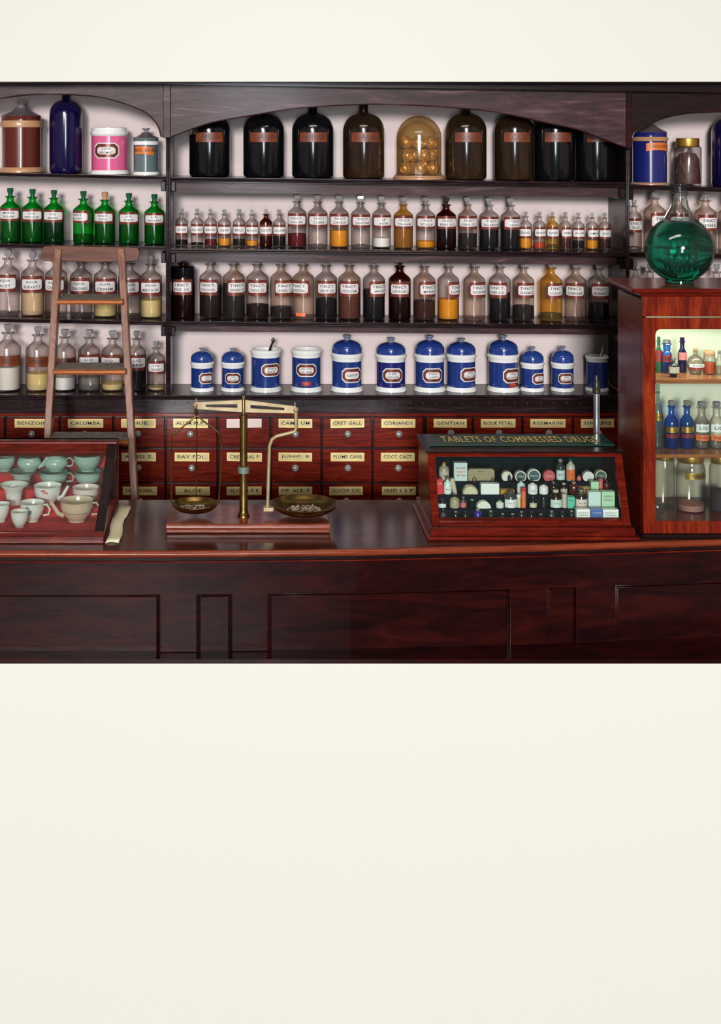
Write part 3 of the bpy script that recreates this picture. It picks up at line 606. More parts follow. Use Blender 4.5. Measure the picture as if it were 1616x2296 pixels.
for i, (dx, lev, dy) in enumerate(balls):
    m = MB(); n = 12
    m.lathe([(rb*math.sin(math.pi*q/n), -rb*math.cos(math.pi*q/n)) for q in range(n+1)], 20)
    m.lathe([(rb*.44, rb*.86), (rb*.55, rb*1.0), (rb*.68, rb*.80)], 20); m.lathe([(rb*.14, rb*.97), (rb*.20, rb*1.04), (rb*.28, rb*.97)], 16)
    ax = math.radians(80+random.uniform(-25, 25)); az = math.radians(random.uniform(-35, 35)); mt = Matrix.Rotation(az, 4, 'Z') @ Matrix.Rotation(ax, 4, 'X')
    m.v = [tuple(mt @ Vector(p)) for p in m.v]
    o = m.build('gilt_ball', M['gold_leaf'], None)
    o.location = (cx0+dx*k, 4.75+dy*k, zc0+lev*29*k)
    tag(o, 'gilt ball piled inside the glass dome, '+['at bottom left','at bottom centre','at bottom right','bottom back left','bottom back right','middle left','middle centre with raised rings','middle right','middle back','top left','top centre','top right','top back'][i], 'ball', 'gilt balls inside the glass dome')

# ------------------------------------------------------------------ blue pots on the ledge
def blue_pot(px, W, yb, yrim, ydome, yknob, lab, txt=None, rot=0, red=False, spoon=None, bm='blue_glaze'):
    Y = 4.745; k = Y/F; R = W/2*k; X = X_(px, Y); t = thing('drug_jar', lab, 'jar', (X, Y, LEDGE.z(X)+.0004), 'blue and white drug jars on the ledge'); H = lambda y: (yb-y)*k
    s = W/66
    pr = [(0, 0, 1), (R*1.10, 0, 1), (R*1.10, 3*s*k, 1), (R*1.0, 9*s*k, 1), (R*.98, 10*s*k, 1), (R*.98, 10.1*s*k, 0), (R*.98, H(yrim+17*s), 0), (R*1.0, H(yrim+16.5*s), 1), (R*1.02, H(yrim+9*s), 1), (R*1.09, H(yrim+6*s), 1), (R*1.09, H(yrim+4*s), 1), (R*.98, H(yrim), 1), (R*.9, H(yrim), 1), (R*.88, H(yrim+12*s), 1), (0, H(yrim+40*s), 1)]
    m = MB(); m.lathe(pr, 36); m.build('jar_body', [M[bm], M['white_glaze']], t, off=L0)
    if ydome:
        m = MB(); hd = H(ydome)-H(yrim); z0 = H(yrim)+.0005
        pr = [(R*.86, z0), (R*1.0, z0), (R*1.0, z0+hd*.12), (R*1.0, z0+hd*.35)]+[(R*math.cos(a)*1.0, z0+hd*(.35+.65*math.sin(a))) for a in [math.pi/2*i/8 for i in range(1, 9)]]
        m.lathe(pr, 36); ld = m.build('lid', M['lid_blue'], t, off=L0)
        h0, h1 = H(ydome)-.001, H(yknob); m = MB(); m.lathe([(R*.2, h0), (R*.13, h0+(h1-h0)*.4), (R*.30, h0+(h1-h0)*.8), (R*.26, h1), (0, h1)], 18); m.build('knob', M['china_blueprint'], ld, off=L0)
    if txt is not None: label_part(t, R, H(yrim+(70 if ydome else 66)*s*.88), H(yrim+32*s*.9), txt, rot, 42, 'oct')
    if red:
        m = MB(); z = H(yb-16*s) if ydome else H(yb-20); a = math.radians(rot); m.patch(R+.0006, a-.35, a+.35, z-.009, z+.007, 0); m.text('POISON', 0, z, .024, .007, m=1, R=R+.0012, a=a); o = m.build('poison_label', [M['label_red'], M['box_orange']], t, off=L0); o['label'] = 'small red label near the foot'
    if spoon:
        s_ = thing('spoon', spoon[1], 'spoon', (X+spoon[0]*R*.3, Y, LEDGE.z(X)+H(yrim+30)))
        m = MB(); m.tube([(0, 0, 0), (R*.25, -.002, .05), (R*.42, -.004, .072)], [.003, .004, .0035], 8); m.build('handle', M[spoon[2]], s_, off=L0)
        m = MB(); m.lathe([(.0005, -.011), (.0055, -.005), (.0065, 0), (.0055, .006), (.0005, .01)], 12, (R*.45, -.004, .078), sy=.4); m.build('bowl', M[spoon[2]], s_, off=L0)
    return t
bpz = "on the ledge"
blue_pot(453, 50, 873, 809, 786, 779, f"small domed blue pot, leftmost of the blue pots {bpz}", 'UNG|RES', 28)
blue_pot(521.5, 50, 873, 809, 786, 780, f"small domed blue pot left of the open pot with black spoon", 'UNG|SULPH', 2)
blue_pot(595.5, 65, 875, 783, None, None, f"open blue and white pot with black spoon {bpz}", 'ADEPS|BENZ.', 24, spoon=(.2, 'black spoon standing in the open blue pot', 'black_plastic'))
blue_pot(686.5, 65, 875, 783, None, None, f"open blue and white pot with red label, right of spoon pot", 'UNG. HYD.|OX. RUB.', -2, red=True)
blue_pot(777.5, 67, 877, 793, 765, 754, f"large domed blue pot labelled ASSAFOET beside red labelled open pot", 'ASSAFOET', 18)
blue_pot(876, 65, 876, 794, 769, 759, f"domed blue pot labelled CER: CETACEI in middle of ledge", 'CER:|CETACEI', 2, bm='deep_blue_glaze')
blue_pot(963, 65, 877, 795, 765, 755, f"domed blue pot, left of the touching pair near ledge middle", 'PULV|JAPI', 6)
blue_pot(1034, 63, 877, 795, 769, 761, f"darker domed blue pot, right of the touching pair on ledge", 'UNG|GALLAE', 30)
blue_pot(1128, 66, 876, 794, 764, 753, f"large domed blue pot with pale lid and red strip label", 'UNG|HYDRARG', 30, red=True)
blue_pot(1193, 50, 875, 812, 787, 778, f"small domed blue pot just right of tall pale-lidded pot", 'UNG|ZINC', 30)
blue_pot(1261, 49, 875, 812, 786, 777, f"small domed blue pot, last lidded one toward the right", 'UNG|PICIS', 6)
blue_pot(1338, 48, 874, 797, None, None, f"open blue and white pot at right end of ledge with spatula", None, spoon=(.5, 'grey spatula standing in the rightmost open blue pot', 'steel'))

# ------------------------------------------------------------------ ladder
ld = thing('step_ladder', 'worn brown wooden step ladder leaning against the left shelves', 'ladder', (X_(200, 4.5), 4.45, 0))
def stile(pts):
    m = MB(); ps = [P(a, b, Y) for a, b, Y in pts]; dlt = (ps[1]-ps[0])
    end = ps[0]+dlt*((ps[0].z)/(ps[0].z-ps[1].z)); w2 = .0115; d2 = .045
    q = lambda p: [(p.x-w2, p.y-.006, p.z), (p.x+w2, p.y-.006, p.z), (p.x+w2, p.y+d2, p.z), (p.x-w2, p.y+d2, p.z)]
    m.hexa(q(end)+q(ps[0])); m.build('stile', M['ladder_wood'], ld, bevel=.003)
YL0, YL1 = 4.52, 4.36
stile([(130, 556, YL0), (106, 985, YL1)]); stile([(271, 556, YL0), (294, 985, YL1)])
m = MB(); pts = [(90, 561), (96, 554), (120, 552), (285, 556), (308, 558), (312, 566), (308, 586), (280, 588), (252, 588), (205, 590), (160, 587), (96, 587), (90, 580)]
yy = 4.50; m.prism([(X_(a, yy), Z_(b, yy)) for a, b in pts], YL0-.004+.012-.03+.004+.02, YL0+.03, 0); m.build('top_rail', M['ladder_cross'], ld, bevel=.002)
def tread(xa, xb, y0, y1, y2, Y1):
    z0, z1 = Z_(y1, Y1), Z_(y2, Y1); Y2 = (ZE-z0)*F/(y0-PY); a, b = X_(xa, Y1), X_(xb, Y1); m = MB()
    m.box(a, b, Y1+.004, min(Y2, Y1+.16), z0-.002, z0, 1); m.box(a, b, Y1, min(Y2, Y1+.16), z1, z0-.002, 0); m.tube([(a, Y1+.002, (z0+z1)/2), (b, Y1+.002, (z0+z1)/2)], (z0-z1)/2, 10, 0)
    m.build('tread', [M['ladder_front'], M['tread_pad']], ld)
tread(127, 275, 657, 672, 683, 4.44); tread(118, 281, 813, 829, 840, 4.38); tread(110, 288, 968, 986, 998, 4.33); tread(100, 296, 1125, 1146, 1158, 4.28)

# ------------------------------------------------------------------ balance scale
bs = thing('balance_scale', 'brass beam balance with two pans on wooden base board', 'scale', (X_(546, 3.83), 3.83, ZC+.0004))
zb = ZC+.027
m = MB(); m.hexa([(X_(372,3.75),3.755,ZC+.001),(X_(740,3.75),3.755,ZC+.001),(X_(740,3.75),3.955,ZC+.001),(X_(372,3.75),3.955,ZC+.001),(X_(372,3.75),3.755,zb),(X_(740,3.75),3.755,zb),(X_(740,3.75),3.955,zb),(X_(372,3.75),3.955,zb)])
m.tube([(X_(371, 3.75), 3.757, zb-.0085), (X_(741, 3.75), 3.757, zb-.0085)], .0088, 14)
m.build('base_board', M['scale_wood'], bs, bevel=.003)
Yb = 3.83; k = Yb/F; cx = X_(546, Yb)
def zz(y): return Z_(y, Yb)
m = MB(); pr = [(14*k, zb), (14*k, zb+.003), (11*k, zb+.008), (9.2*k, zb+.018), (9*k, zz(1060)), (12*k, zz(1058)), (12*k, zz(1046)), (8.4*k, zz(1044)), (9*k, zz(935)), (11*k, zz(934)), (11*k, zz(930)), (5*k, zz(929)), (5*k, zz(895)), (2*k, zz(890)), (0, zz(889))]
m.lathe([(a, b) for a, b in pr], 24, (cx, Yb, 0)); m.build('column', M['old_brass'], bs)
m = MB(); m.lathe([(9.4*k, zz(1061)), (12.6*k, zz(1060)), (12.6*k, zz(1046)), (9.4*k, zz(1045))], 20, (cx, Yb, 0)); o = m.build('collar', M['verdigris'], bs); o['label'] = 'green tarnished collar'
# beam: tapered half with slot, as frame
def beam_half(x0, x1, yt0, yb0, yt1, yb1, e):
    m = MB(); Y0, Y1 = Yb-.004, Yb+.004
    q = lambda f: (x0+(x1-x0)*f, yt0+(yt1-yt0)*f, yb0+(yb1-yb0)*f)
    def piece(f0, f1, a0, b0, a1, b1):
        (xa, ta, ba), (xb, tb, bb) = q(f0), q(f1); L = lambda t, b, w: t+(b-t)*w
        pts = [(xa, L(ta, ba, b0)), (xb, L(tb, bb, b1)), (xb, L(tb, bb, a1)), (xa, L(ta, ba, a0))]
        if xa > xb: pts = pts[::-1]
        m.prism([(X_(a, Yb), zz(b)) for a, b in pts], Y0, Y1)
    piece(0, .13, 0, 1, 0, 1); piece(.78, 1, 0, 1, 0, 1); piece(.13, .78, 0, .34, 0, .34); piece(.13, .78, .66, 1, .66, 1)
    return m
m = beam_half(546, 437, 896, 924, 902, 916, 0); m2 = beam_half(546, 663, 896, 924, 911, 926, 0); b = len(m.v); m.v += m2.v; m.f += [tuple(b+i for i in f) for f in m2.f]; m.m += m2.m; m.s += m2.s
m.lathe([(0, -7*k), (5*k, -5*k), (7*k, 0), (5*k, 5*k), (0, 7*k)], 14, (X_(438, Yb), Yb, zz(909))); m.lathe([(0, -7*k), (5*k, -5*k), (7*k, 0), (5*k, 5*k), (0, 7*k)], 14, (X_(663, Yb), Yb, zz(919)))
m.tube([P(440, 908, Yb), P(440, 893, Yb)], .0018, 6); m.tube([P(661, 915, Yb), P(661, 902, Yb)], .0018, 6); m.tube([P(546, 900, Yb), P(546, 888, Yb)], .0035, 8)
m.build('beam', M['pale_brass'], bs)
m = MB(); m.tube([P(440, 912, Yb), P(440, 925, Yb), P(441, 932, Yb)], [.005, .006, .003], 8)
for s in (1, 0):
    xe = 384 if s else 497; m.tube([P(441, 932, Yb), P(xe+(12 if s else -10), 968, Yb), P(xe, 978, Yb), P(xe-(0 if s else 1), 1040, Yb), P(xe-(0 if s else 7), 1128, Yb)], .0026, 8)
m.tube([P(441, 932, Yb), P(441, 975, Yb+.03), P(440, 1110, Yb+.055)], .0016, 6)
m.build('hanger', M['old_brass'], bs)
def pan(px, rx, yrim, ybot, name):
    m = MB(); R = rx*k; z1 = zz(yrim); z0 = zz(ybot); h = z1-z0
    m.lathe([(0, z0), (R*.45, z0+h*.06), (R*.75, z0+h*.28), (R*.93, z0+h*.65), (R, z1), (R*.985, z1+.001), (R*.96, z1), (R*.9, z0+h*.68), (R*.72, z0+h*.35), (R*.42, z0+h*.14), (0, z0+h*.1)], 40, (X_(px, Yb), Yb, 0))
    return m.build(name, M['old_brass'], bs)
pan(437, 52, 1128, 1147, 'pan'); pan(682, 76, 1128, 1151, 'pan')
m = MB(); m.tube([P(663, 922, Yb), P(664, 960, Yb), P(660, 968, Yb), P(620, 978, Yb), P(610, 985, Yb), P(604, 1000, Yb), P(600, 1130, Yb), P(599, 1138, Yb)], .0052, 10)
m.box(X_(591, Yb), X_(612, Yb), Yb-.012, Yb+.012, zz(1144), zz(1136)); m.build('curved_arm', M['pale_brass'], bs)
for px, rx, zz0, w_, lb in ((437, 32, 1141, 'left', 'dried herb flakes lying in the small left pan'), (682, 38, 1143, 'right', 'dried herb flakes lying in the wide right pan')):
    m = MB()
    for i in range(170):
        a = random.uniform(0, 6.28); r_ = math.sqrt(random.random())*rx*k; c = Vector((X_(px, Yb)+r_*math.cos(a), Yb+r_*math.sin(a)*.8, zz(zz0)+random.uniform(0, .004)))
        u = Vector((random.uniform(-1, 1), random.uniform(-1, 1), random.uniform(-.5, .5)))*.004; v = Vector((random.uniform(-1, 1), random.uniform(-1, 1), random.uniform(-.5, .5)))*.003
        m.add([c-u-v, c+u-v, c+u+v, c-u+v, c+Vector((0, 0, .0012))], [(0, 1, 4), (1, 2, 4), (2, 3, 4), (3, 0, 4)])
    o = m.build('dried_herb', M['herb'], None); tag(o, lb, 'herbs', None, 'stuff')
# ------------------------------------------------------------------ tall metal rod behind right case
t = thing('standpipe', 'pale metal pipe with brass nozzle standing behind the tablet case', 'pipe', (X_(1337, 4.06), 4.06, ZC+.0004)); k = 4.06/F; zt_ = lambda y: Z_(y, 4.06)
m = MB(); m.lathe([(.018, ZC+.001), (.018, ZC+.006), (7*k, ZC+.012), (7*k, zt_(880))], 20, (X_(1337, 4.06), 4.06, 0)); m.build('tube', M['steel'], t)
m = MB(); m.lathe([(7*k, zt_(882)), (9*k, zt_(880)), (9*k, zt_(872)), (6*k, zt_(869)), (6*k, zt_(858)), (4*k, zt_(855)), (3.5*k, zt_(842)), (0, zt_(840))], 20, (X_(1337, 4.06), 4.06, 0)); m.build('nozzle', M['wire'], t)
# added cream strip beside left case, imitates light reflected off its side glass
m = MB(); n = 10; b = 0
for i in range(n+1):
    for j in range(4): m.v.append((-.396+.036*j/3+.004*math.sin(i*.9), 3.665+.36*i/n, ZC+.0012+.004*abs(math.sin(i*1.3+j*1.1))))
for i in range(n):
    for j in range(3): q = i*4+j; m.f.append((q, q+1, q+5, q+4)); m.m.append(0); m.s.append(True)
o = m.build('reflection_strip', M['reflection_cream'], None); tag(o, 'added cream strip imitating a reflection on the counter beside the teaware case', 'reflection')
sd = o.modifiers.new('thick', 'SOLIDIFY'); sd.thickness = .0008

# ------------------------------------------------------------------ left display case
lc = thing('display_case', 'slant-top glass display case lined in red at left end of counter', 'display case', (X_(0, 3.8), 3.66, ZC+.0004))
XO = -.400; XI = XO-.0265; XE = -1.08; ztop = Z_(993, 4.02); zf = Z_(1190, 3.70)
A = Vector((0, 3.675, zf+.004)); B = Vector((0, 4.02, ztop))      # glass slope front/bottom to top
m = MB(); m.box(XE, XO, 3.665, 3.685, ZC+.001, zf+.004); m.tube([(XE, 3.672, zf+.003), (XO, 3.672, zf+.003)], .005, 8); m.box(XE, XO, 3.66, 3.685, ZC+.001, ZC+.014); m.build('front_rail', M['case_wood'], lc, bevel=.0015)
m = MB()
def sx(x, p): return Vector((x, p.y, p.z))
m.slab([sx(XI, A), sx(XO, A), sx(XO, B), sx(XI, B)], (0, .012, -.016)); m.build('side_stile', M['dark_wood'], lc, bevel=.002)
m = MB(); d = (B-A)*.11; m.slab([sx(XE, B-d), sx(XI, B-d), sx(XI, B), sx(XE, B)], (0, .010, -.016)); m.tube([(XE, 4.02, ztop), (XO, 4.02, ztop)], .006, 10); m.tube([sx(XE, B-d), sx(XI, B-d)], .003, 8); m.build('top_rail', M['case_wood'], lc)
m = MB(); m.slab([sx(XE, A), sx(XI, A), sx(XI, B-d), sx(XE, B-d)], (0, .001, -.003)); m.build('glass_top', M['pane_glass'], lc)
m = MB(); m.box(XE, XO, 4.07, 4.08, ZC+.001, ztop); m.box(XE, XO, 4.02, 4.08, ztop-.008, ztop); m.build('back_board', M['dark_wood'], lc)
m = MB(); m.box(XO-.008, XO, 4.062, 4.07, ZC+.001, ztop-.008); m.build('corner_post', M['case_wood'], lc)
m = MB(); m.prism([(3.69, ZC+.014), (4.06, ZC+.014), (4.06, ztop-.012), (4.02, ztop-.014), (3.69, zf-.01)], 0, .002); m.v = [(XO-.004+y, x, z) for x, y, z in m.v]; m.build('side_glass', M['pane_glass'], lc)
m = MB(); zr = ZC+.012; m.box(XE, XO-.006, 3.685, 4.07, ZC+.001, zr); m.box(XE, XO-.03, 4.055, 4.07, zr, ztop-.03); m.build('red_lining', M['red_cloth'], lc)
def risr(y0, z): 
    m = MB(); m.box(XE, XI-.005, y0, 4.054, zr, z); m.build('red_step', M['red_cloth'], lc)
zr1 = ZC+.037; zr2 = ZC+.067; risr(3.88, zr1); risr(3.962, zr2); zr3 = zr2+.047
m = MB(); m.box(XE, XI-.005, 3.958, 4.054, zr3-.003, zr3); m.build('glass_shelf', M['pane_glass'], lc)

def cup(px, yb, W, Hpx, Y, lab, mat, shape='bowl', spout=None, handle=None, zbase=None, deco=None, lid=False, name='feeding_cup'):
    k = Y/F; z = zbase if zbase is not None else Z_(yb, Y); X = X_(px, Y); R = W/2*k*1.04; H = Hpx*k*1.06
    t = thing(name, lab, 'cup', (X, Y, z+.0005), 'old china feeding cups in the left case'); m = MB()
    if shape == 'bowl': pr = [(0, .001), (R*.50, 0), (R*.50, H*.08), (R*.58, H*.13), (R*.85, H*.42), (R*.98, H*.72), (R*.97, H*.94), (R*1.0, H), (R*.96, H), (R*.92, H*.7), (R*.5, H*.2), (0, H*.16)]
    elif shape == 'flare': pr = [(0, .001), (R*.5, 0), (R*.52, H*.08), (R*.60, H*.5), (R*.68, H*.75), (R*.98, H*.96), (R, H), (R*.94, H*.99), (R*.6, H*.72), (R*.45, H*.2), (0, H*.16)]
    else: pr = [(0, .001), (R*.55, 0), (R*.6, H*.1), (R*.95, H*.4), (R, H*.6), (R*.88, H*.85), (R*.72, H*.97), (R*.68, H*.97), (0, H*.9)]
    m.lathe(pr, 32); m.build('cup_body', M[mat], t, off=L0)
    if handle:
        s = handle; m = MB(); h0, h1 = H*.3, H*.82; m.tube([(s*R*.85, 0, h1), (s*R*1.15, 0, h1+.003), (s*R*1.42, 0, (h0+h1)/2+.003), (s*R*1.3, 0, h0+.002), (s*R*.88, 0, h0)] if True else [], .0028, 8); m.build('handle', M[mat], t, off=L0)
    if spout:
        s = spout; m = MB(); m.tube([(s*R*.78, -R*.2, H*.30), (s*R*1.1, -R*.3, H*.45), (s*R*1.35, -R*.35, H*.8), (s*R*1.52, -R*.38, H*1.02)], [.0075, .0062, .005, .0042], 10); m.build('spout', M[mat], t, off=L0)
    if deco:
        m = MB(); a = -.5 if deco == 'china_blueprint' else -.2
        if deco == 'brown_line':
            m.lathe([(R*.885, H*.47), (R*.915, H*.485), (R*.93, H*.5)], 32); m.lathe([(R*1.0, H*.985), (R*1.012, H*.995), (R*1.0, H*1.005)], 32)
        elif deco == 'red_ink':
            for q in range(7): c = (random.uniform(-.3, .3), random.uniform(.66, .86)); m.patch(R*.995, c[0]-.06, c[0]+.06, H*c[1], H*c[1]+.004, 0, 3)
        else: m.octpatch(R*.97, -.55, .15, H*.48, H*.78, .006, 0); m.octpatch(R*1.0, -.4, -.1, H*.78, H*.92, .003, 0)
        m.build('decoration', M[deco], t, off=L0)
    if lid:
        m = MB(); m.lathe([(R*.68, H*.975), (R*.6, H*1.05), (R*.2, H*1.12), (R*.08, H*1.14), (R*.12, H*1.24), (0, H*1.27)], 20); m.build('lid', M[mat], t, off=L0)
    return t
cup(10, 1058, 48, 30, 4.005, 'pale green cup at back left edge of the case', 'celadon', 'bowl', zbase=zr3)
cup(66, 1060, 54, 30, 4.005, 'pale green feeding cup with raised spout, back row left', 'celadon', 'pot', spout=1, zbase=zr3)
cup(125, 1062, 54, 30, 4.005, 'pale green lidded feeding cup with handle, back row centre', 'celadon', 'pot', handle=1, lid=True, zbase=zr3)
cup(196, 1062, 60, 34, 4.005, 'pale green feeding cup in back right corner', 'celadon', 'bowl', zbase=zr3)
cup(50, 1096, 62, 32, 4.005, 'pale green flared bowl in second row left', 'pale_celadon', 'flare', zbase=zr2)
cup(120, 1092, 62, 32, 4.005, 'pale green feeding cup with loop handle, second row centre', 'celadon', 'bowl', handle=1, zbase=zr2)
cup(197, 1092, 58, 32, 4.005, 'pale green cup in second row beside the frame', 'celadon', 'bowl', zbase=zr2)
cup(107, 1122, 60, 40, 3.921, 'white feeding cup with red flower spray and spout', 'china_white', 'bowl', spout=1, deco='red_ink', zbase=zr1)
cup(192, 1110, 58, 36, 3.921, 'pinkish white bowl behind the beige feeding cup', 'china_pink', 'bowl', zbase=zr1)
cup(31, 1130, 60, 42, 3.921, 'white flared spittoon bowl in middle row left', 'china_white', 'flare', zbase=zr1)
cup(72, 1150, 54, 40, 3.835, 'white feeding cup with grey-blue printed picture and handle', 'china_white', 'bowl', handle=1, deco='china_blueprint', zbase=zr)
cup(172, 1160, 72, 45, 3.835, 'beige feeding cup with brown lines and long spout at front right', 'china_beige', 'bowl', spout=-1, handle=1, deco='brown_line', zbase=zr)
cup(44, 1172, 38, 34, 3.775, 'small white pouring cup at the very front of the case', 'china_white', 'bowl', zbase=zr)
cup(2, 1148, 38, 38, 3.83, 'white china cup cut by left edge of photo', 'china_white', 'bowl', zbase=zr)

# ------------------------------------------------------------------ right tablet case
rc = thing('tablet_case', 'small wooden slant-front glass case with green sign, holding remedies', 'display case', (X_(1180, 3.8), 3.69, ZC+.0004))
ga = Vector((0, 3.72, Z_(1168, 3.72))); gb = Vector((0, 3.80, Z_(1025, 3.80)))
xl, xr = .527, 1.036; fw = .022
dirv = (gb-ga).normalized(); a2 = ga-dirv*.014; b2 = gb+dirv*.012
def fr(p0, p1, x0, x1, x2, x3, mat='case_wood', name='frame'):
    m = MB(); m.slab([sx(x0, p0), sx(x1, p0), sx(x2, p1), sx(x3, p1)], (0, .016, .006)); m.build(name, M[mat], rc, bevel=.002)
fr(a2, b2, xl-fw, xl, xl, xl-fw); fr(a2, b2, xr, xr+fw, xr+fw, xr); fr(a2, ga, xl, xr, xr, xl); fr(gb, b2, xl, xr, xr, xl)
m = MB(); m.slab([sx(xl, ga), sx(xr, ga), sx(xr, gb), sx(xl, gb)], (0, .002, 0)); m.v = [(x, y+.006, z) for x, y, z in m.v]; m.build('front_glass', M['pane_glass'], rc)
zbp = a2.z
m = MB(); m.box(xl-.028, xr+.028, 3.695, 4.02, ZC+.010, zbp); m.build('base', M['case_wood'], rc, bevel=.003)
m = MB(); m.box(xl-.038, xr+.038, 3.683, 4.025, ZC+.001, ZC+.011); m.build('base_moulding', M['case_wood'], rc, bevel=.004)
ztp = b2.z+.005
def sidep(x0, x1, name, mat):
    m = MB(); m.prism([(ga.y-.002, zbp), (4.01, zbp), (4.01, b2.z), (b2.y+.01, b2.z)], 0, 1); m.v = [(x0+(x1-x0)*y, x, z) for x, y, z in m.v]; m.build(name, M[mat], rc)
sidep(xl-fw, xl-fw+.006, 'side_panel', 'case_wood'); sidep(xr+fw-.006, xr+fw, 'side_panel', 'case_wood')
m = MB(); m.box(xl-fw, xr+fw, 4.01, 4.018, zbp, b2.z); m.build('back_panel', M['case_dark'], rc)
m = MB(); m.box(xl-fw-.006, xr+fw+.006, 3.80, 4.025, b2.z, ztp); m.build('top_board', M['dark_wood'], rc, bevel=.003)
zs = ztp; m = MB()
q = [(X_(962, 3.87), 3.865, zs+.001), (X_(1376, 3.87), 3.865, zs+.001), (X_(1352, 3.98), 3.985, zs+.003), (X_(966, 3.98), 3.985, zs+.003)]
m.slab(q, (0, .004, .004)); v, f_ = text_geo('TABLETS OF COMPRESSED DRUGS'); W = (X_(1340, 3.9)-X_(988, 3.9)); cx_ = (X_(1340, 3.92)+X_(988, 3.92))/2
sg = [((cx_+p*W), 3.923+qq*.070, zs+.0062+(3.923+qq*.070-3.865)/.12*.002) for p, qq in v]; m.add(sg, f_, 1); m.build('sign_board', [M['green_board'], M['gold_ink']], rc)
# tiers
tiers = [(3.90, Z_(1077, 3.90)), (3.85, Z_(1107, 3.85)), (3.80, Z_(1138, 3.80)), (3.75, Z_(1167, 3.75))]
fl = []
for i, (yy, z) in enumerate(tiers):
    m = MB(); y0 = yy-.022; y1 = 4.009 if i == 0 else tiers[i-1][0]-.0225
    m.box(xl-fw+.007, xr+fw-.007, y0, y1, zbp+.0005, z, 0); m.box(xl-fw+.007, xr+fw-.007, y0-.001, y0, z-.006, z, 1); m.build('tier', [M['case_dark'], M['case_edge']], rc); fl.append(z)
TN = ['top tier', 'second tier', 'third tier', 'bottom tier']
def itm(kind, tier, u, W, v0, desc_, mats, cat, txt=None, tm='red_ink', tilt=0, dy=0, lift=0, cnt=[0]):
    Y = tiers[tier][0]+dy; k = Y/F; px = 930+u/3.232; w_ = W/3.232*k; base = [635, 732, 834, 929][tier]; h = (base-v0)/3.232*k; X = X_(px, Y)
    t = thing(kind, desc_, cat, (X, Y, fl[tier]+.0005+lift)); t.rotation_euler = (0, tilt, 0)
    d = min(.03, w_*.8); m = MB()
    if kind in ('carton', 'packet', 'flat_box'):
        m.box(-w_/2, w_/2, -.011, .011, 0, h)
        m.build('box', M[mats[0]], t, off=L0, bevel=.0006)
        m = MB()
        if len(mats) > 1: m.box(-w_*.4, w_*.4, -.0114, -.0109, h*.35, h*.55, 1)
        if txt:
            ls = txt.split('|')
            for i, l in enumerate(ls): m.text(l, 0, h*(.72-.2*i), w_*.7, h*.1, -.0116, 0)
        if m.v: m.build('print', [M[tm], M[mats[-1]]], t, off=L0)
    elif kind in ('round_tin',):
        r = w_/2; zc = min(r, h/2+(0)) if h >= w_*.85 else 0
        zc = h-r; n = 28
        pts = [(r*math.cos(2*math.pi*i/n), zc+r*math.sin(2*math.pi*i/n)) for i in range(n)]; pts = [(x, max(z, 0)) for x, z in pts]
        m.prism(pts, -.009, .009, 0); m.build('tin_body', M[mats[0]], t, off=L0)
        m = MB(); pts2 = [(x*.82, zc+(z-zc)*.82) for x, z in pts]; m.prism(pts2, -.0105, -.009, 0)
        if txt: m.text(txt, 0, max(zc, h*.35), r*1.1, r*.28, -.0107, 1)
        m.build('tin_lid', [M[mats[1]], M[tm]], t, off=L0)
    elif kind == 'flat_tin':
        ch = h*.18; m.prism([(-w_/2, 0), (w_/2, 0), (w_/2, h-ch), (w_/2-ch, h), (-w_/2+ch, h), (-w_/2, h-ch)], -.008, .008); m.build('tin_body', M[mats[0]], t, off=L0, bevel=.001)
        m = MB(); m.text(txt, 0, h*.78, w_*.25, h*.13, -.0095, 1); m.text('·· ··· ··', 0, h*.5, w_*.8, h*.05, -.0095, 0); m.build('print', [M['red_ink'], M['ink']], t, off=L0)
    elif kind == 'tube':
        r = w_/2; m.lathe([(0, 0), (r, 0), (r, h*.82), (0, h*.82)], 16); m.build('tube_body', M[mats[0]], t, off=L0)
        m = MB(); m.lathe([(r*1.05, h*.82), (r*1.05, h), (0, h)], 16); m.build('cap', M[mats[1]], t, off=L0)
    else:  # bottles / vials; mats = body, cap, label
        r = w_/2; m.lathe([(0, 0), (r*.95, 0), (r, .001), (r, h*.62), (r*.85, h*.72), (r*.42, h*.79), (r*.38, h*.88)], 18); m.build('bottle_body', M[mats[0]], t, off=L0)
        m = MB(); m.lathe([(r*.3, h*.84), (r*.5, h*.87), (r*.5, h*.98), (r*.4, h), (0, h)], 14); m.build('cap', M[mats[1]], t, off=L0)
        if len(mats) > 2:
            m = MB(); m.patch(r+.0003, -1.2, 1.2, h*.06, h*.5, 0); 
            if txt: m.text(txt, 0, h*.3, r*1.0, h*.07, m=1, R=r+.0007)
            m.build('label', [M[mats[2]], M[tm]], t, off=L0)
    return t
B_ = 'vial'
I = itm
I(B_,0,210,74,500,'squat ivory bottle with amber neck, left end of top tier','ivory gold_cap tube_tan'.split(),'bottle','TABLETS','ink')
I('carton',0,327,96,503,'tall white carton with red print on top tier',['box_pale'],'box','BEXADE|TABLETS|20')
I('flat_tin',0,478,192,548,'wide tan tin with black script on top tier',['tin_tan'],'tin','Spot')
I(B_,0,432,30,600,'tiny clear vial left in front of tan tin',['hazy_glass','steel'],'bottle',dy=-.018)
I(B_,0,566,26,603,'tiny clear vial at right end of tan tin',['hazy_glass','steel'],'bottle',dy=-.018)
I('round_tin',0,663,78,565,'round white tin, leftmost of the top tier tins',['tin_cream','tin_white'],'tin')
I(B_,0,684,24,582,'small dark glass vial in front of white round tin',['black_plastic','steel'],'bottle',dy=-.018)
I('round_tin',0,762,82,563,'round dark grey tin beside the white round tin',['tin_white','tin_grey'],'tin','AERO','label_white')
I('round_tin',0,858,94,550,'largest round dark tin with white rim, top tier',['tin_white','tin_grey'],'tin','PASTIL','label_white')
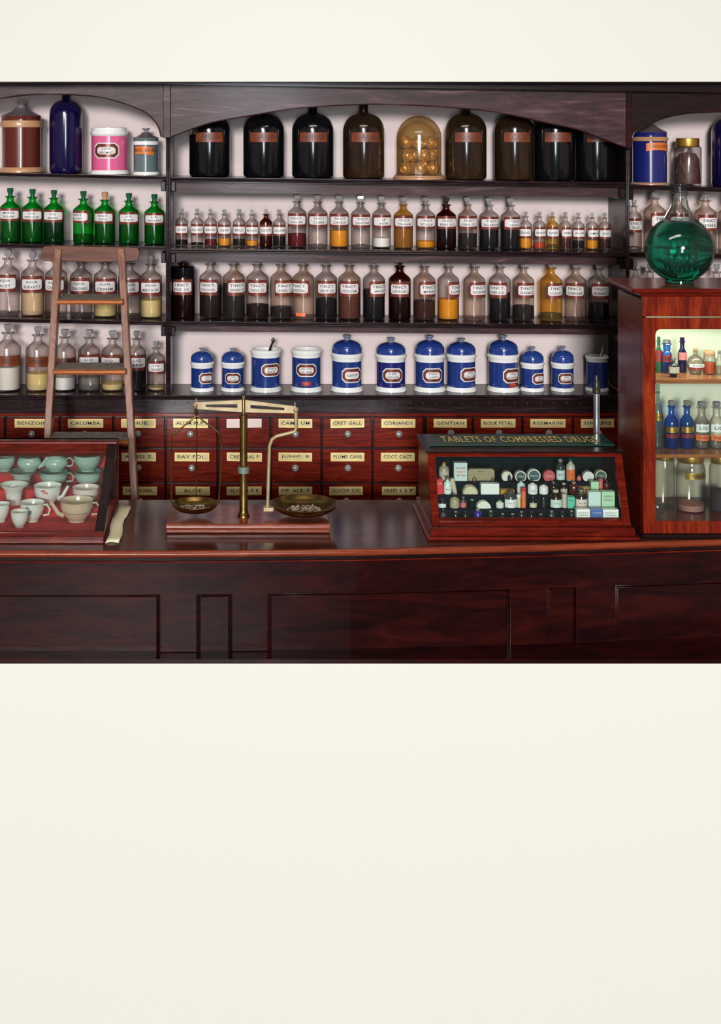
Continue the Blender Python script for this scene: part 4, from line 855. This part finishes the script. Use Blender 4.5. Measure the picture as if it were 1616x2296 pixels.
I('round_tin',0,968,86,558,'round red tin on top tier',['tin_pink' if 'tin_pink' in M else 'tin_red','tin_red'],'tin','CAMPH','label_white')
I(B_,0,1053,64,480,'pale tall bottle with white label on top tier',['grey_green_glass','grey_stopper','box_pale'],'bottle','MILK','ink')
I(B_,0,1127,64,475,'pale bottle with orange label on top tier',['pale_stone','green_stopper','box_orange'],'bottle','TONIC','red_ink')
I(B_,0,1188,34,600,'tiny pink vial right of the orange labelled bottle',['box_pink','box_pink'],'bottle')
I('round_tin',0,1252,80,567,'pale round tin, second from right on top tier',['tin_white','tin_white'],'tin')
I('round_tin',0,1342,82,558,'round grey tin at right end of top tier',['tin_cream','tin_grey'],'tin','LINT','label_white')
I('packet',1,181,42,622,'upright red packet at left end of second tier',['box_red'],'box','TABS','label_white',tilt=-.05)
I(B_,1,236,58,612,'pale blue-green bottle beside the red packet',['box_pale','steel','box_white'],'bottle','MINT','soft_ink')
I('tube',1,290,34,618,'leaning pinkish tube on second tier',['tube_tan','tin_cream'],'tube',tilt=-.18)
I('round_tin',1,398,112,667,'half-round cream tin on second tier',['tin_tan','tin_cream'],'tin')
I('carton',1,540,132,654,'wide white box with small grey emblem on second tier',['box_white'],'box')
I('flat_box',1,665,100,697,'flat yellow box lying on second tier',['box_yellow'],'box')
I(B_,1,768,58,630,'pale bottle with blue print in middle of second tier',['box_pale','steel','box_white'],'bottle','SAL','box_blue')
I(B_,1,852,70,640,'white bottle with black cap, second tier middle',['white_glaze','black_plastic','box_white'],'bottle','ASP','ink')
I(B_,1,932,66,655,'short white bottle with dark cap, second tier',['white_glaze','black_plastic','box_white'],'bottle')
I(B_,1,1003,56,645,'brown bottle with grey cap, second tier right',['amber_glass','steel'],'bottle')
I(B_,1,1078,50,655,'amber bottle with pale cap, second tier right',['amber_glass','pale_stone','tube_tan'],'bottle')
I(B_,1,1150,62,645,'very dark round bottle with cork, second tier',['brown_glaze','cork'],'bottle')
I('flat_box',1,1222,80,682,'small yellow box between dark bottle and pale green box',['box_yellow'],'box','PILLS','ink')
I('carton',1,1297,56,640,'pale green striped carton right on second tier',['pale_green_box'],'box')
I('tube',1,1345,32,622,'pink tube with red cap beside pale green carton',['box_pink','tin_red'],'tube')
I(B_,1,1388,40,630,'dark brown bottle at right end of second tier',['brown_glaze','brown_glaze'],'bottle')
I(B_,2,197,58,770,'dark bottle with white label, left end of third tier',['black_plastic','black_plastic','box_white'],'bottle')
I(B_,2,287,70,742,'tan and black bottle on third tier left',['tin_tan','black_plastic','ivory'],'bottle')
I(B_,2,350,46,757,'clear bottle with pink label on third tier',['grey_green_glass','steel','box_pink'],'bottle')
I(B_,2,414,52,775,'small dark bottle with teal cap on third tier',['case_dark','cap_teal'],'bottle')
I('round_tin',2,495,106,785,'half-round white tin on third tier',['tin_white','tin_white'],'tin')
I(B_,2,615,58,783,'small white pot with bright green cap on third tier',['white_glaze','cap_green'],'bottle')
I(B_,2,692,92,700,'wide clear bottle with white label on third tier',['grey_green_glass','hazy_glass','box_white'],'bottle','SALTS','soft_ink')
I('tube',2,752,30,740,'white tube beside the orange tube',['tin_cream','box_white'],'tube')
I('tube',2,787,34,690,'orange and white tube on third tier',['box_orange','box_red'],'tube')
I(B_,2,855,54,760,'dark bottle with cream label, third tier middle',['black_plastic','black_plastic','tin_cream'],'bottle')
I(B_,2,932,22,765,'slim clear vial on third tier middle',['grey_green_glass','steel'],'bottle')
I(B_,2,1020,86,705,'amber flask with pale label on third tier',['amber_glass','tube_tan','box_pale'],'bottle','OIL','soft_ink')
I('tube',2,1082,36,735,'tan tube between amber flask and teal box',['tube_tan','tube_tan'],'tube')
I('carton',2,1126,52,752,'small teal carton on third tier',['box_teal'],'box','No.1','ink')
I(B_,2,1203,90,697,'clear wide bottle with peach label on third tier',['hazy_glass','steel','china_pink'],'bottle','BALM','soft_ink')
I('carton',2,1295,88,715,'plain pale grey carton on third tier',['box_pale'],'box')
I('carton',2,1393,94,713,'pale green carton with round emblem, right end of third tier',['pale_green_box'],'box','GREEN|SEAL','soft_ink')
for i, (u, mt) in enumerate([(205,'grey_green_glass'),(295,'amber_glass'),(365,'black_plastic'),(455,'purple'),(550,'hazy_glass'),(635,'clear_glass'),(708,'clear_glass'),(772,'hazy_glass'),(843,'clear_glass'),(912,'clear_glass'),(990,'grey_green_glass'),(1068,'clear_glass'),(1135,'clear_glass')]):
    I(B_,3,u,46 if mt != 'purple' else 58,[855,862,865,845,858,878,880,862,868,880,860,868,858][i],f"{'dark blue' if mt=='purple' else 'black' if mt=='black_plastic' else 'amber' if mt=='amber_glass' else 'clear'} small glass bottle, {ORD[i+1]} from left on bottom tier",[mt,'dark_stopper' if i in (0,2,8,11) else 'grey_stopper'],'bottle')
I('carton',3,1213,98,843,'white box with grey print, left of the bottom tier boxes',['box_white'],'box','HOLLY|DELFS','soft_ink')
I('carton',3,1310,88,843,'blue box with white print in middle of bottom tier boxes',['box_blue'],'box','TEEB','label_white')
I('carton',3,1412,112,845,'white box lettered ANTI at right end of bottom tier',['box_white'],'box','ANTI-|CATARRH','soft_ink')

# ------------------------------------------------------------------ right display cabinet
YC = 3.71; cb = thing('wall_cabinet', 'red flame-mahogany glazed cabinet standing at right end of counter', 'cabinet', (X_(1600, YC), YC, ZC+.0004))
x0 = X_(1441, YC); x1 = 1.72; yb_ = 3.965; zt0 = Z_(672, YC)
def cbx(name, a, b, c, d, e, f, mat='flame_wood', bevel=.002): 
    m = MB(); m.box(a, b, c, d, e, f); return m.build(name, M[mat], cb, bevel=bevel)
gx0 = X_(1469, YC); gz1 = Z_(738, YC); gz0 = Z_(1168, YC); gx1 = 1.66
cbx('side_panel', x0, x0+.014, YC+.02, yb_, ZC+.001, zt0, 'case_wood'); cbx('side_panel', x1-.014, x1, YC+.02, yb_, ZC+.001, zt0, 'case_wood')
cbx('back_panel', x0+.014, x1-.014, yb_-.008, yb_, ZC+.001, zt0, 'cabinet_lining')
cbx('lining', x0+.014, x0+.017, YC+.024, yb_-.008, gz0-.002, zt0-.01, 'cabinet_lining', 0)
m = MB(); m.box(x0-.010, x1+.01, YC-.012, yb_+.005, Z_(664, YC), Z_(655, YC)); m.box(x0-.036, x1+.03, YC-.024, yb_+.005, Z_(655, YC), Z_(645, YC)); zct = Z_(645, YC)
m.build('cornice', M['case_wood'], cb, bevel=.004)
cbx('frieze', x0, x1, YC, YC+.02, Z_(710, YC), Z_(664, YC)); cbx('inner_top', x0+.014, x1-.014, YC+.02, yb_-.008, Z_(690, YC), Z_(672, YC), 'cabinet_lining', 0)
dr = cbx('door', x0, gx0, YC-.003, YC+.018, ZC+.014, Z_(713, YC)); 
m = MB(); m.box(gx1, x1, YC-.003, YC+.018, ZC+.014, Z_(713, YC)); m.build('door_stile', M['flame_wood'], dr, bevel=.002)
m = MB(); rr = .013; pts = [(gx0, Z_(713, YC)), (gx0, gz1-rr)]+[(gx0+rr-rr*math.cos(a), gz1-rr+rr*math.sin(a)) for a in [math.pi/2*i/6 for i in range(1, 7)]]+[(gx1, gz1), (gx1, Z_(713, YC))]
m.prism(pts[::-1], YC-.003, YC+.018); m.build('door_top_rail', M['flame_wood'], dr)
m = MB(); m.box(gx0, gx1, YC-.003, YC+.018, ZC+.014, gz0); m.build('door_bottom_rail', M['flame_wood'], dr, bevel=.002)
m = MB(); m.box(gx0, gx1, YC+.004, YC+.007, gz0, gz1); m.build('door_glass', M['pane_glass'], dr)
cbx('plinth', x0-.004, x1+.004, YC-.008, yb_, ZC+.001, ZC+.013, 'dark_wood'); cbx('cabinet_floor', x0+.014, x1-.014, YC+.02, yb_-.008, gz0-.012, gz0-.001, 'case_wood', 0)
YI = YC+.024
zA = Z_(850, YI); zB = Z_(1019, YI)
cbx('shelf', x0+.017, x1-.014, YI, yb_-.009, zA-.013, zA, 'cab_shelf'); cbx('shelf', x0+.017, x1-.014, YI, yb_-.009, zB-.010, zB, 'cab_shelf')
lt = bpy.data.lights.new('cabinet_lamp', 'AREA'); lt.shape = 'RECTANGLE'; lt.size = .25; lt.size_y = .03; lt.energy = .8; lt.color = (.88, 1, .84)
lo = bpy.data.objects.new('cabinet_lamp', lt); sc.collection.objects.link(lo); lo.location = (X_(1560, YI), YI+.02, Z_(720, YC)); lo.rotation_euler = (math.radians(20), 0, 0)
def cbot(u, W, v0, v1, z, lab, gl, txt=None, capm='grey_stopper', neck=.4, lq=None, lv=0, dY=.09, kind='round', lbl=None, cat='bottle', sc2=3.703):
    Y = YI+dY; k = Y/F; px = 1340+u/sc2; R = W/2/sc2*k; H = (v1-v0)/sc2*k; t = thing('medicine_bottle', lab, cat, (X_(px, Y), Y, z+.0005)); m = MB()
    if kind == 'flask':
        m.lathe([(0, 0), (R*.6, 0)]+[(R*math.sin(a), H*.36-H*.36*math.cos(a)) for a in [math.pi*(.22+.66*i/10) for i in range(11)]]+[(R*.22, H*.74), (R*.2, H*.84), (R*.3, H*.86), (R*.3, H*.9)], 24)
    elif kind == 'jar':
        m.lathe([(0, 0), (R*.95, 0), (R, .003), (R, H*.68), (R*.93, H*.75), (R*.86, H*.79), (R*.86, H*.84)], 28)
    else:
        m.lathe([(0, 0), (R*.95, 0), (R, .002), (R, H*.50), (R*.93, H*.58), (R*.6, H*.66), (R*neck, H*.70), (R*neck, H*.84), (R*neck*1.4, H*.87), (R*neck*1.3, H*.89)], 24)
    m.build('glass_body', M[gl], t, off=L0)
    if lq:
        m = MB(); m.lathe([(0, .003), (R*.93, .003), (R*.93, H*lv), (0, H*lv)], 20); m.build('contents', M['liq_'+lq], t, off=L0)
    m = MB()
    if kind == 'jar': m.lathe([(R*.9, H*.80), (R*.92, H*.81), (R*.92, H*.985), (R*.88, H), (0, H)], 28)
    else: m.lathe([(R*neck*.8, H*.86), (R*neck*.8, H*.9), (R*neck*1.1, H*.92), (R*neck*1.1, H*.985), (R*neck*.8, H), (0, H)], 16)
    m.build('stopper' if kind != 'jar' else 'cap', M[capm], t, off=L0)
    if lbl:
        m = MB(); mats = []
        for j, (za_, zb_, mt, tx, rot) in enumerate(lbl):
            mats.append(M[mt]); rr_ = R*(1.0 if kind != 'flask' else 1.0)+.0006; a = math.radians(rot); m.patch(rr_, a-1.05, a+1.05, H*za_, H*zb_, len(mats)-1)
            if tx: mats.append(M['ink']); m.text(tx, 0, H*(za_+zb_)/2, min(R*1.3, len(tx)*.008), H*(zb_-za_)*.45, m=len(mats)-1, R=rr_+.0006, a=a)
        m.build('label', mats, t, off=L0)
    return t
cbot(505, 60, 545, 838, zA, 'dark green bottle with red label, left end of cabinet top shelf', 'green_stopper', capm='green_stopper', lbl=[(.3, .62, 'label_red', None, 0)], dY=.11)
cbot(572, 84, 565, 838, zA, 'shiny blue bottle with red label on cabinet top shelf', 'blue_glass', capm='steel', neck=.7, lq='blue', lv=.45, lbl=[(.34, .55, 'label_red', 'POISON', 0)], dY=.10)
cbot(628, 92, 690, 848, zA, 'round black bottle with white label in front on top shelf', 'carboy_black', capm='steel', kind='flask', dY=.035, lbl=[(.22, .55, 'pale_stone', None, 0)])
cbot(700, 72, 550, 838, zA, 'deep violet-blue bottle with pink label on cabinet top shelf', 'carboy_blue', capm='carboy_blue', neck=.5, dY=.11, lbl=[(.36, .58, 'box_pink', None, 0)])
cbot(810, 140, 622, 838, zA, 'squat clear round flask with cork and red strip label', 'hazy_glass', capm='cork', kind='flask', dY=.08, neck=.2, lbl=[(.2, .29, 'label_red', None, 0), (.29, .42, 'box_white', 'SULPH', 0)])
cbot(925, 100, 645, 836, zA, 'small jar of orange powder with orange lid, cabinet top shelf', 'clear_glass', capm='cork', kind='jar', lq='rust', lv=.5, dY=.08)
cbot(1008, 64, 640, 836, zA, 'clear bottle cut by right edge on cabinet top shelf', 'clear_glass', dY=.08)
cbot(498, 82, 925, 1450, zB, 'tall pale green bottle with gold label, cabinet middle shelf', 'grey_green_glass', capm='grey_green_glass', neck=.32, dY=.08, lbl=[(.44, .55, 'gold_cap', 'AQUA', 14)])
cbot(610, 116, 1055, 1448, zB, 'blue glass bottle with gold label, left of the blue pair', 'blue_glass', lq='blue', lv=.3, dY=.08, lbl=[(.34, .46, 'gold_cap', None, 0), (.23, .31, 'label_red', 'POISON', 0)], neck=.42)
cbot(738, 116, 1055, 1448, zB, 'blue glass bottle with gold label, right of the blue pair', 'blue_glass', lq='blue', lv=.3, dY=.08, lbl=[(.34, .46, 'gold_cap', None, 0), (.23, .31, 'label_red', 'POISON', 0)], neck=.42)
cbot(860, 120, 1060, 1445, zB, 'clear bottle with white and red labels, cabinet middle shelf', 'clear_glass', dY=.08, lq='clear', lv=.14, neck=.5, lbl=[(.36, .53, 'box_white', 'LIQ', 0), (.18, .30, 'box_orange', 'POISON', 0)])
cbot(985, 120, 1060, 1445, zB, 'clear bottle with orange-red label at right edge, middle shelf', 'clear_glass', dY=.08, lq='clear', lv=.14, neck=.5, lbl=[(.36, .53, 'box_white', 'LIQ', 0), (.18, .30, 'box_orange', 'POISON', 0)])
zF = gz0-.001
cbot(550, 180, 1515, 2010, zF, 'large empty glass jar with gold lid, cabinet floor left', 'clear_glass', capm='gold_cap', kind='jar', dY=.12, cat='jar')
cbot(770, 236, 1515, 2015, zF, 'large glass jar with gold lid and gold label, pale lumps', 'clear_glass', capm='gold_cap', kind='jar', lq='lavpink', lv=.11, dY=.09, lbl=[(.55, .66, 'gold_cap', 'TERRA ALB', 22)], cat='jar')
cbot(1020, 190, 1520, 2010, zF, 'large glass jar of dark dried herb at right edge', 'clear_glass', capm='gold_cap', kind='jar', lq='dried', lv=.33, dY=.09, cat='jar')
t = thing('glass_ball_lid', 'round clear glass lid leaning at bottom left of the cabinet', 'lid', (X_(1474, YI+.03), YI+.03, zF+.0005)); m = MB(); R = .022; m.lathe([(0, 0), (R, 0), (R*1.02, .003), (R, .006), (R*.5, .012), (R*.15, .014), (0, .02)], 24); m.v = [(x, -z, y+R*1.03) for x, y, z in m.v]; m.build('disc', M['hazy_glass'], t, off=L0)

# ------------------------------------------------------------------ green show flask on the cabinet
Y = 3.83; k = Y/F; t = thing('show_globe', 'large round flask of emerald green liquid standing on the red cabinet', 'flask', (X_(1523, Y), Y, zct+.0005)); R = 76*k; H = lambda y: (637-y)*k
m = MB(); cz = H(562); pr = [(0, 0), (R*.35, 0)]
for i in range(1, 15): a = math.radians(-62+ i*8.6); pr.append((R*math.cos(a), cz+R*.98*math.sin(a)))
pr = [(0, .0005), (R*.42, 0)]+[(R*math.cos(a), cz+75*k*math.sin(a)) for a in [math.radians(-66+131*i/18) for i in range(19)]]
pr += [(24*k, H(480)), (19*k, H(466)), (16.5*k, H(450)), (16*k, H(441)), (19*k, H(440)), (19*k, H(436)), (16*k, H(434)), (15.5*k, H(420)), (21*k, H(418)), (21*k, H(415)), (12*k, H(414))]
m.lathe(pr, 48); m.build('glass_body', M['flask_glass'], t, off=L0)
m = MB(); pr = [(0, .003), (R*.4, .003)]+[(R*.975*math.cos(a), cz+73*k*math.sin(a)) for a in [math.radians(-65+124*i/18) for i in range(19)]]
pr.append((0, pr[-1][1])); m.lathe(pr, 48); 
mm, tt, out = nt('emerald'); gg = tt.nodes.new('ShaderNodeBsdfPrincipled'); gg.inputs['Base Color'].default_value = (.0, .30, .18, 1); gg.inputs['Transmission Weight'].default_value = .93; gg.inputs['IOR'].default_value = 1.33; gg.inputs['Roughness'].default_value = .0
tt.links.new(gg.outputs[0], out.inputs[0]); m.build('liquid', mm, t, off=L0)
m = MB()
for i in range(8):
    a = math.pi*2*i/8; m.tube([((16.5*k)*math.cos(a), 16.5*k*math.sin(a), H(452)), (20*k*math.cos(a), 20*k*math.sin(a), H(467)), (34*k*math.cos(a), 34*k*math.sin(a), H(490.5))], .0022, 6)
m.build('neck_flutes', M['flask_glass'], t, off=L0)
m = MB(); m.lathe([(9*k, H(414)), (11*k, H(412)), (14*k, H(403)), (13*k, H(393)), (6*k, H(381)), (0, H(372))], 8); m.s = [False]*len(m.s); m.build('stopper', M['flask_glass'], t, off=L0)
